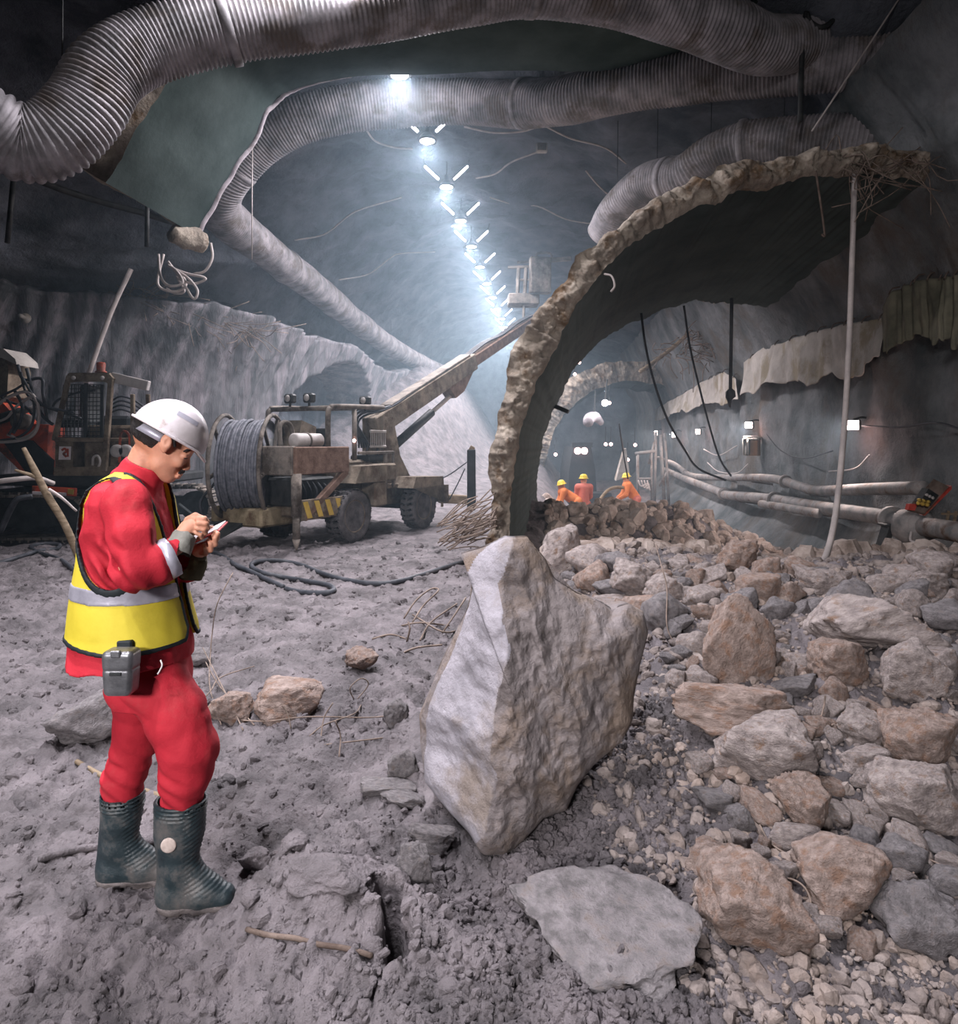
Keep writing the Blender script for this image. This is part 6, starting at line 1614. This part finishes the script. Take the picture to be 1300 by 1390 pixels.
t = thing('hung_duct', 'short pale bent duct hanging left of the brightest lamp', 'duct', px(806, 568, 27)); MB().tube([px(798, 574, 26.6), px(800, 568, 26.9), px(808, 566, 27.2), px(816, 574, 27.6)], [0.2, 0.22, 0.2, 0.12], 14, 5).build('hose', 'duct_pale', t, True); MB().rod(px(806, 566, 27.1), px(808, 530, 27.3), 0.03).build('hanger', 'dark_metal', t)

# ------------------------------------------------------------------ around the arch foot and the truck
t = thing('timber_post', 'dark timber post standing between the truck and the arch', 'post', px(640, 690, 13.2)); MB().bar(px(640, 692, 13.2), px(640, 610, 13.2), 0.17, 0.16, 0.015).jitter(0.012, 6, 3).build('post', 'excavator_dark', t); MB().bar(px(640, 612, 13.2) + (-0.02, 0, 0), px(640, 606, 13.2) + (0.03, 0, 0), 0.1, 0.1).build('split_top', 'timber', t)
t = thing('timber_beam', 'horizontal timber beam between the truck wheel and the dark post', 'beam', px(618, 678, 13.4)); MB().bar(px(594, 676, 13.3), px(642, 679, 13.4), 0.16, 0.17, 0.015).jitter(0.012, 5, 5).build('beam', 'timber', t); MB().bar(px(600, 688, 13.3), px(600, 672, 13.3), 0.05, 0.05).build('stake', 'timber', t)
cable('post_wire', [px(594, 652, 13.0), px(612, 643, 13.0), px(634, 627, 13.0)], 0.012, 'cable', 'thin wire from the truck fender to the dark post', 'wire', 4)
cable('post_wire', [px(610, 678, 13.0), px(622, 655, 13.0), px(631, 636, 13.0)], 0.012, 'cable', 'second thin wire hanging from the dark post', 'wire', 4)
rb = np.random.RandomState(3)
for k in range(60):
    x0 = rb.uniform(592, 640); y0 = rb.uniform(706, 748); g = px(x0, y0, rb.uniform(8.6, 9.6)); 
    d = np.array((rb.uniform(0.25, 0.75), rb.uniform(-0.5, 0.5), rb.uniform(0.02, 0.42)))
    m_ = g + d * 0.5 + (0, 0, rb.uniform(-0.03, 0.08))
    e_ = g + d; e_[0] = min(e_[0], 0.22)
    cable('rebar_bar', [g, m_, e_], 0.009, 'twig', 'thin bent rebar in the tangled pile left of the arch foot', 'rebar', 5, 'rebars piled at the arch foot', 5)

# ------------------------------------------------------------------ hoses, bars and wires on the ground
def gline(pts, r, dz=0.0): return [ground_at(x, y) + (0, 0, r * 0.7 + dz) for x, y in pts]
cable('ground_hose', gline([(278, 748), (300, 756), (318, 768), (340, 778), (360, 788), (384, 799)], 0.03), 0.03, 'cable', 'black hose end crossing behind the looped hose, right of the man', 'hose')
cable('ground_hose', gline([(388, 802), (410, 807), (440, 808), (453, 804), (446, 797), (425, 793), (390, 787), (360, 781), (343, 773), (345, 766), (372, 763), (405, 768), (435, 780), (465, 789), (510, 795), (545, 791), (585, 779), (625, 766), (665, 759), (700, 757)], 0.03), 0.03, 'cable', 'long black hose looping over the mud towards the arch', 'hose')
cable('ground_hose', gline([(-20, 772), (20, 760), (52, 750), (76, 747), (80, 741), (60, 740), (42, 744), (52, 752), (78, 760), (95, 772), (110, 790)], 0.03), 0.03, 'cable', 'black hose knotted on the mud left of the man', 'hose')
cable('ground_hose', gline([(52, 1172), (75, 1164), (110, 1156), (150, 1152), (205, 1146), (250, 1143)], 0.016), 0.014, 'mud', 'muddy grey hose on the ground behind the boots', 'hose')
cable('muddy_bar', gline([(104, 1036), (140, 1056), (190, 1074), (225, 1085)], 0.012), 0.012, 'timber', 'muddy bar lying behind the boots', 'bar')
cable('ribbed_bar', gline([(335, 1264), (365, 1272), (400, 1276), (430, 1284), (470, 1290), (505, 1300)], 0.008, 0.0), 0.008, 'rust', 'ribbed steel bar lying at the bottom left of the hole', 'bar')
def wires(lst, r, label, group, name='wire'):
    for pts in lst:
        q = []
        for (x, y, up) in pts:
            g = ground_at(x, y + up); k = g[1] / F; q.append(g + (0, 0, up * k + 0.004))
        cable(name, q, r, 'twig', label, 'wire', 6, group, 5)
wires([[(300, 985, 0), (285, 935, 8), (285, 900, 20), (288, 860, 50), (295, 820, 90), (316, 778, 120)], [(330, 992, 0), (310, 950, 10), (290, 910, 20), (275, 880, 30)], [(270, 880, 0), (282, 905, 8), (300, 935, 6), (345, 985, 0)], [(265, 960, 0), (285, 940, 10), (300, 920, 16), (345, 905, 10)]], 0.004, 'thin rusty wire sprouting from the mud beside the man', 'wires beside the man')
wires([[(310, 977, 0), (360, 980, 6), (420, 974, 10), (500, 975, 8), (545, 970, 0)], [(435, 1005, 0), (440, 975, 20), (452, 955, 36)], [(460, 1030, 0), (462, 1000, 20), (455, 980, 40)], [(420, 1000, 0), (440, 985, 10), (480, 970, 8), (490, 958, 0)], [(440, 1012, 0), (500, 1005, 8), (540, 1000, 0)], [(395, 990, 0), (390, 970, 18), (382, 958, 30)], [(480, 950, 0), (475, 935, 14), (490, 922, 24), (500, 930, 20), (485, 950, 0)]], 0.004, 'rusty wire tangled over the mud between the man and the boulder', 'wires in the middle ground')
wires([[(545, 850, 0), (570, 846, 8), (610, 850, 4)], [(560, 845, 0), (575, 822, 16), (595, 802, 30), (585, 800, 32), (565, 815, 22), (548, 840, 0)], [(505, 868, 0), (530, 862, 6), (552, 868, 0)], [(560, 835, 4), (600, 858, 8), (625, 855, 0)], [(600, 860, 0), (615, 838, 20), (632, 812, 40)], [(570, 870, 0), (585, 845, 14), (620, 820, 20)], [(540, 890, 0), (565, 880, 10), (600, 876, 6)], [(552, 872, 0), (556, 855, 16), (554, 845, 24)]], 0.008, 'bent brown rebar stub sticking up left of the boulder', 'rebar stubs by the boulder', 'rebar_stub')
wires([[(1040, 1260, 0), (1065, 1240, 10), (1080, 1218, 24), (1070, 1250, 10), (1055, 1290, 0)], [(1010, 1195, 0), (1050, 1190, 12), (1085, 1200, 16), (1100, 1225, 14), (1095, 1260, 8), (1065, 1265, 6)], [(990, 1225, 0), (1015, 1235, 10), (1035, 1262, 4), (1060, 1272, 0)], [(1080, 1222, 0), (1120, 1222, 10), (1128, 1235, 8), (1120, 1250, 0)], [(1145, 1190, 0), (1150, 1170, 14), (1150, 1150, 26)], [(1185, 1180, 0), (1210, 1165, 12), (1225, 1150, 18)], [(1195, 1200, 0), (1235, 1198, 4), (1240, 1185, 12)], [(1255, 1165, 0), (1285, 1180, 10), (1310, 1195, 6)], [(1028, 1115, 0), (1045, 1145, 8), (1075, 1165, 0)], [(1020, 1090, 0), (1040, 1110, 10), (1060, 1135, 4)], [(1105, 1140, 0), (1115, 1150, 6), (1128, 1150, 4)]], 0.004, 'thin rusty wire curling out of the rubble at the lower right', 'wires at the lower right')
wires([[(960, 890, 0), (980, 850, 30), (1000, 822, 50)], [(905, 825, 0), (900, 780, 30), (890, 740, 50)], [(918, 880, 0), (905, 850, 20), (905, 800, 50), (898, 770, 70)], [(935, 870, 0), (955, 880, 10), (965, 905, 0)], [(1060, 800, 0), (1075, 800, 20), (1088, 822, 4)], [(1110, 990, 0), (1118, 960, 20), (1120, 945, 30)], [(1090, 1000, 0), (1130, 985, 10), (1160, 960, 10)], [(940, 970, 0), (980, 958, 10), (1020, 958, 6)], [(1195, 850, 0), (1215, 835, 14), (1240, 838, 6)]], 0.005, 'thin rusty wire among the rocks right of the boulder', 'wires in the rubble bank')

# pale stick in front of the excavator
t = thing('forked_stick', 'tall forked wooden stick standing in the mud behind the man', 'stick', px(110, 750, 7.6))
MB().tube([px(32, 608, 7.4), px(48, 640, 7.4), px(64, 672, 7.45), px(88, 712, 7.5), px(112, 768, 7.6)], [0.022, 0.035, 0.04, 0.038, 0.042], 9, 5).build('stem', 'timber', t, True)
MB().tube([px(20, 638, 7.3), px(36, 643, 7.35), px(50, 648, 7.4)], [0.012, 0.02, 0.025], 7, 4).build('branch', 'timber', t, True)
MB().tube([px(66, 664, 7.4), px(84, 676, 7.5), px(104, 694, 7.6)], [0.018, 0.016, 0.012], 7, 4).build('branch', 'cable_pale', t, True)
cable('pale_pipe', [px(-20, 656, 9), px(20, 651, 9), px(50, 649, 9.2), px(72, 656, 9.5)], 0.035, 'cable_pale', 'pale pipe at the left edge before the excavator', 'pipe')
cable('dark_hose', [px(0, 722, 9.3), px(14, 692, 9.3), px(24, 678, 9.3), px(44, 674, 9.4)], 0.04, 'cable', 'thick dark hose at the left edge before the excavator track', 'hose')

# ------------------------------------------------------------------ left wall and vault fittings
cable('wall_pipe', [px(-20, 206, 11.2), px(60, 248, 11.6), px(130, 272, 12.2), px(190, 288, 12.6), px(245, 305, 13)], 0.06, 'dark_metal', 'long dark pipe slanting along the upper left wall', 'pipe', 3)
cable('leaning_pole', [px(178, 365, 13.0), px(150, 425, 13.0), px(116, 520, 13.0)], 0.045, 'cable_pale', 'pale pole leaning on the left wall above the excavator', 'pole', 3)
cable('hanging_rod', [px(200, 270, 11), px(199, 335, 11)], 0.035, 'dark_metal', 'short rod hanging left of the coiled white cable', 'rod', 1)
cable('hanging_rod', [px(18, 245, 10.5), px(10, 330, 10.5)], 0.04, 'dark_metal', 'dark rod at the left edge below the big duct', 'rod', 1)
cable('plumb_line', [px(343, 165, 11.6), px(342, 260, 11.6), px(342, 352, 11.6)], 0.01, 'cable_pale', 'thin vertical line hanging before the duct bend', 'cable', 1)
t = thing('cable_coil', 'coil of white cable hanging at the end of the crown slab', 'cable', px(245, 380, 11))
for k, lp in enumerate((((215, 345), (218, 375), (230, 388), (248, 384), (240, 368), (228, 360)), ((228, 355), (245, 378), (262, 405), (268, 395), (258, 380), (242, 368)), ((235, 365), (256, 372), (275, 376), (278, 380), (262, 385), (242, 378)), ((222, 345), (214, 385), (235, 396), (252, 388), (246, 370)), ((286, 330), (288, 350), (278, 368), (262, 372)), ((240, 375), (250, 395), (238, 398), (226, 392)))):
    MB().tube([px(x, y, 11 + 0.05 * k) for x, y in lp], 0.022, 7, 6).build('loop', 'cable_pale', t, True)
for k, (x, y) in enumerate(((26, 430), (77, 432), (102, 435), (123, 435), (146, 445), (170, 455), (197, 458), (222, 459), (320, 517))):
    Y = 13.6 + 0.012 * x; c = px(x, y, Y - 0.6)
    o = MB().lathe(c + (0, 0.2, 0), (0.15, -1, 0.1), [(0.10, 0), (0.10, 0.05), (0.04, 0.06), (0.04, 0.22), (0.0, 0.23)], 12).build('rock_bolt', 'tarp', WALL_L, True)
rb = np.random.RandomState(9)
def tangle(name, label, c0, c1, n, Y, spread, seed, r=0.009):
    rr = np.random.RandomState(seed); mb = MB()
    for _ in range(n):
        f = rr.rand(); x = c0[0] + (c1[0] - c0[0]) * f; y = c0[1] + (c1[1] - c0[1]) * f
        p = px(x, y, Y[0] + (Y[1] - Y[0]) * f) + rr.normal(size=3) * spread * (1, 0.5, 0.45)
        d = rr.normal(size=3) * (0.5, 0.3, 0.3) + (0.15, 0, -0.25)
        mb.tube([p, p + d * 0.5 + rr.normal(size=3) * 0.1, p + d], r, 5, 3)
    return tag(mb.build(name, 'twig', None, True), label, 'debris', kind='stuff')
tangle('wire_tangle', 'tangle of torn reinforcing wire along the top of the left wall', (165, 398), (335, 455), 150, (14.6, 16.2), 0.22, 5)
tangle('wire_tangle', 'tangle of torn wire and roots on the ledge right of the arch', (925, 490), (985, 430), 110, (23, 22), 0.5, 6, 0.014)
tangle('wire_tangle', 'torn wire ends around the top right end of the arch', (1120, 225), (1260, 225), 50, (9.0, 8.8), 0.16, 7, 0.007)
def V_(x, y, lo=12.0, hi=44.0):
    """the point of the vault behind a pixel"""
    Y = np.linspace(lo, hi, 400); X = (x - 650) / F * Y; Z = EYE - (y - HOR) / F * Y
    i = np.argmax(Z > vault_z(X, Y) - 0.22); return np.array((X[i], Y[i], Z[i]))
for pts, lb in ((((498, 178), (510, 192), (535, 200), (560, 202)), 'pale cable sagging left of the second crown lamp'), (((630, 172), (670, 180), (710, 178), (738, 168)), 'reddish cable draped on the vault right of the second lamp'), (((738, 170), (775, 188), (820, 200), (850, 222)), 'pale cable running right from the vault bracket'), (((646, 242), (672, 236), (694, 220), (730, 206)), 'pale cable curving up to the vault junction box'), (((400, 326), (440, 318), (470, 295), (490, 284), (545, 268)), 'pale cable draped on the left vault, nearest'), (((460, 380), (500, 372), (530, 350), (545, 344), (590, 342)), 'pale cable draped on the left vault, farther one'), (((665, 268), (700, 278), (730, 280), (770, 298), (820, 306)), 'pale cable draped on the right vault below the lamps'), (((795, 232), (815, 255), (845, 280)), 'pale cable end hanging near the right duct')):
    cable('vault_cable', [V_(x, y) for x, y in pts], 0.02, 'cable_pale', lb, 'cable')
c = V_(735, 201); t = thing('vault_junction_box', 'small pale junction box on the vault right of the lamps', 'box', c); MB().box(c, (0.24, 0.12, 0.2), 0.02).build('box_body', 'tarp', t); MB().box(c + (0, -0.07, 0), (0.18, 0.02, 0.14), 0.006).build('lid', 'dusty_metal', t)
c = px(822, 314, 13.2); t = thing('vault_floodlight', 'pink lamp strip at the end of the right duct', 'lamp', c); MB().bar(c + (0, 0, -0.09), c + (0.03, 0, 0.09), 0.06, 0.07).build('strip', 'pink_glow', t); MB().bar(c + (0.05, 0.05, -0.1), c + (0.08, 0.05, 0.1), 0.08, 0.05).build('housing', 'dark_metal', t)
lap('60_details')
# ------------------------------------------------------------------ dusty air
hm = bpy.data.materials.new('haze'); hm.use_nodes = True
hn = hm.node_tree; hn.nodes.remove(hn.nodes['Principled BSDF'])
vs = hn.nodes.new('ShaderNodeVolumeScatter'); vs.inputs['Color'].default_value = (0.62, 0.83, 1.0, 1)
vs.inputs['Density'].default_value = HAZE; vs.inputs['Anisotropy'].default_value = 0.25
hn.links.new(vs.outputs[0], hn.nodes['Material Output'].inputs['Volume'])
MAT['haze'] = hm
hv = MB().box((2, 29.5, 3.5), (44, 43, 15)).build('haze', 'haze')
tag(hv, 'bluish dusty haze filling the cavern', 'haze', kind='stuff')
lap('done')
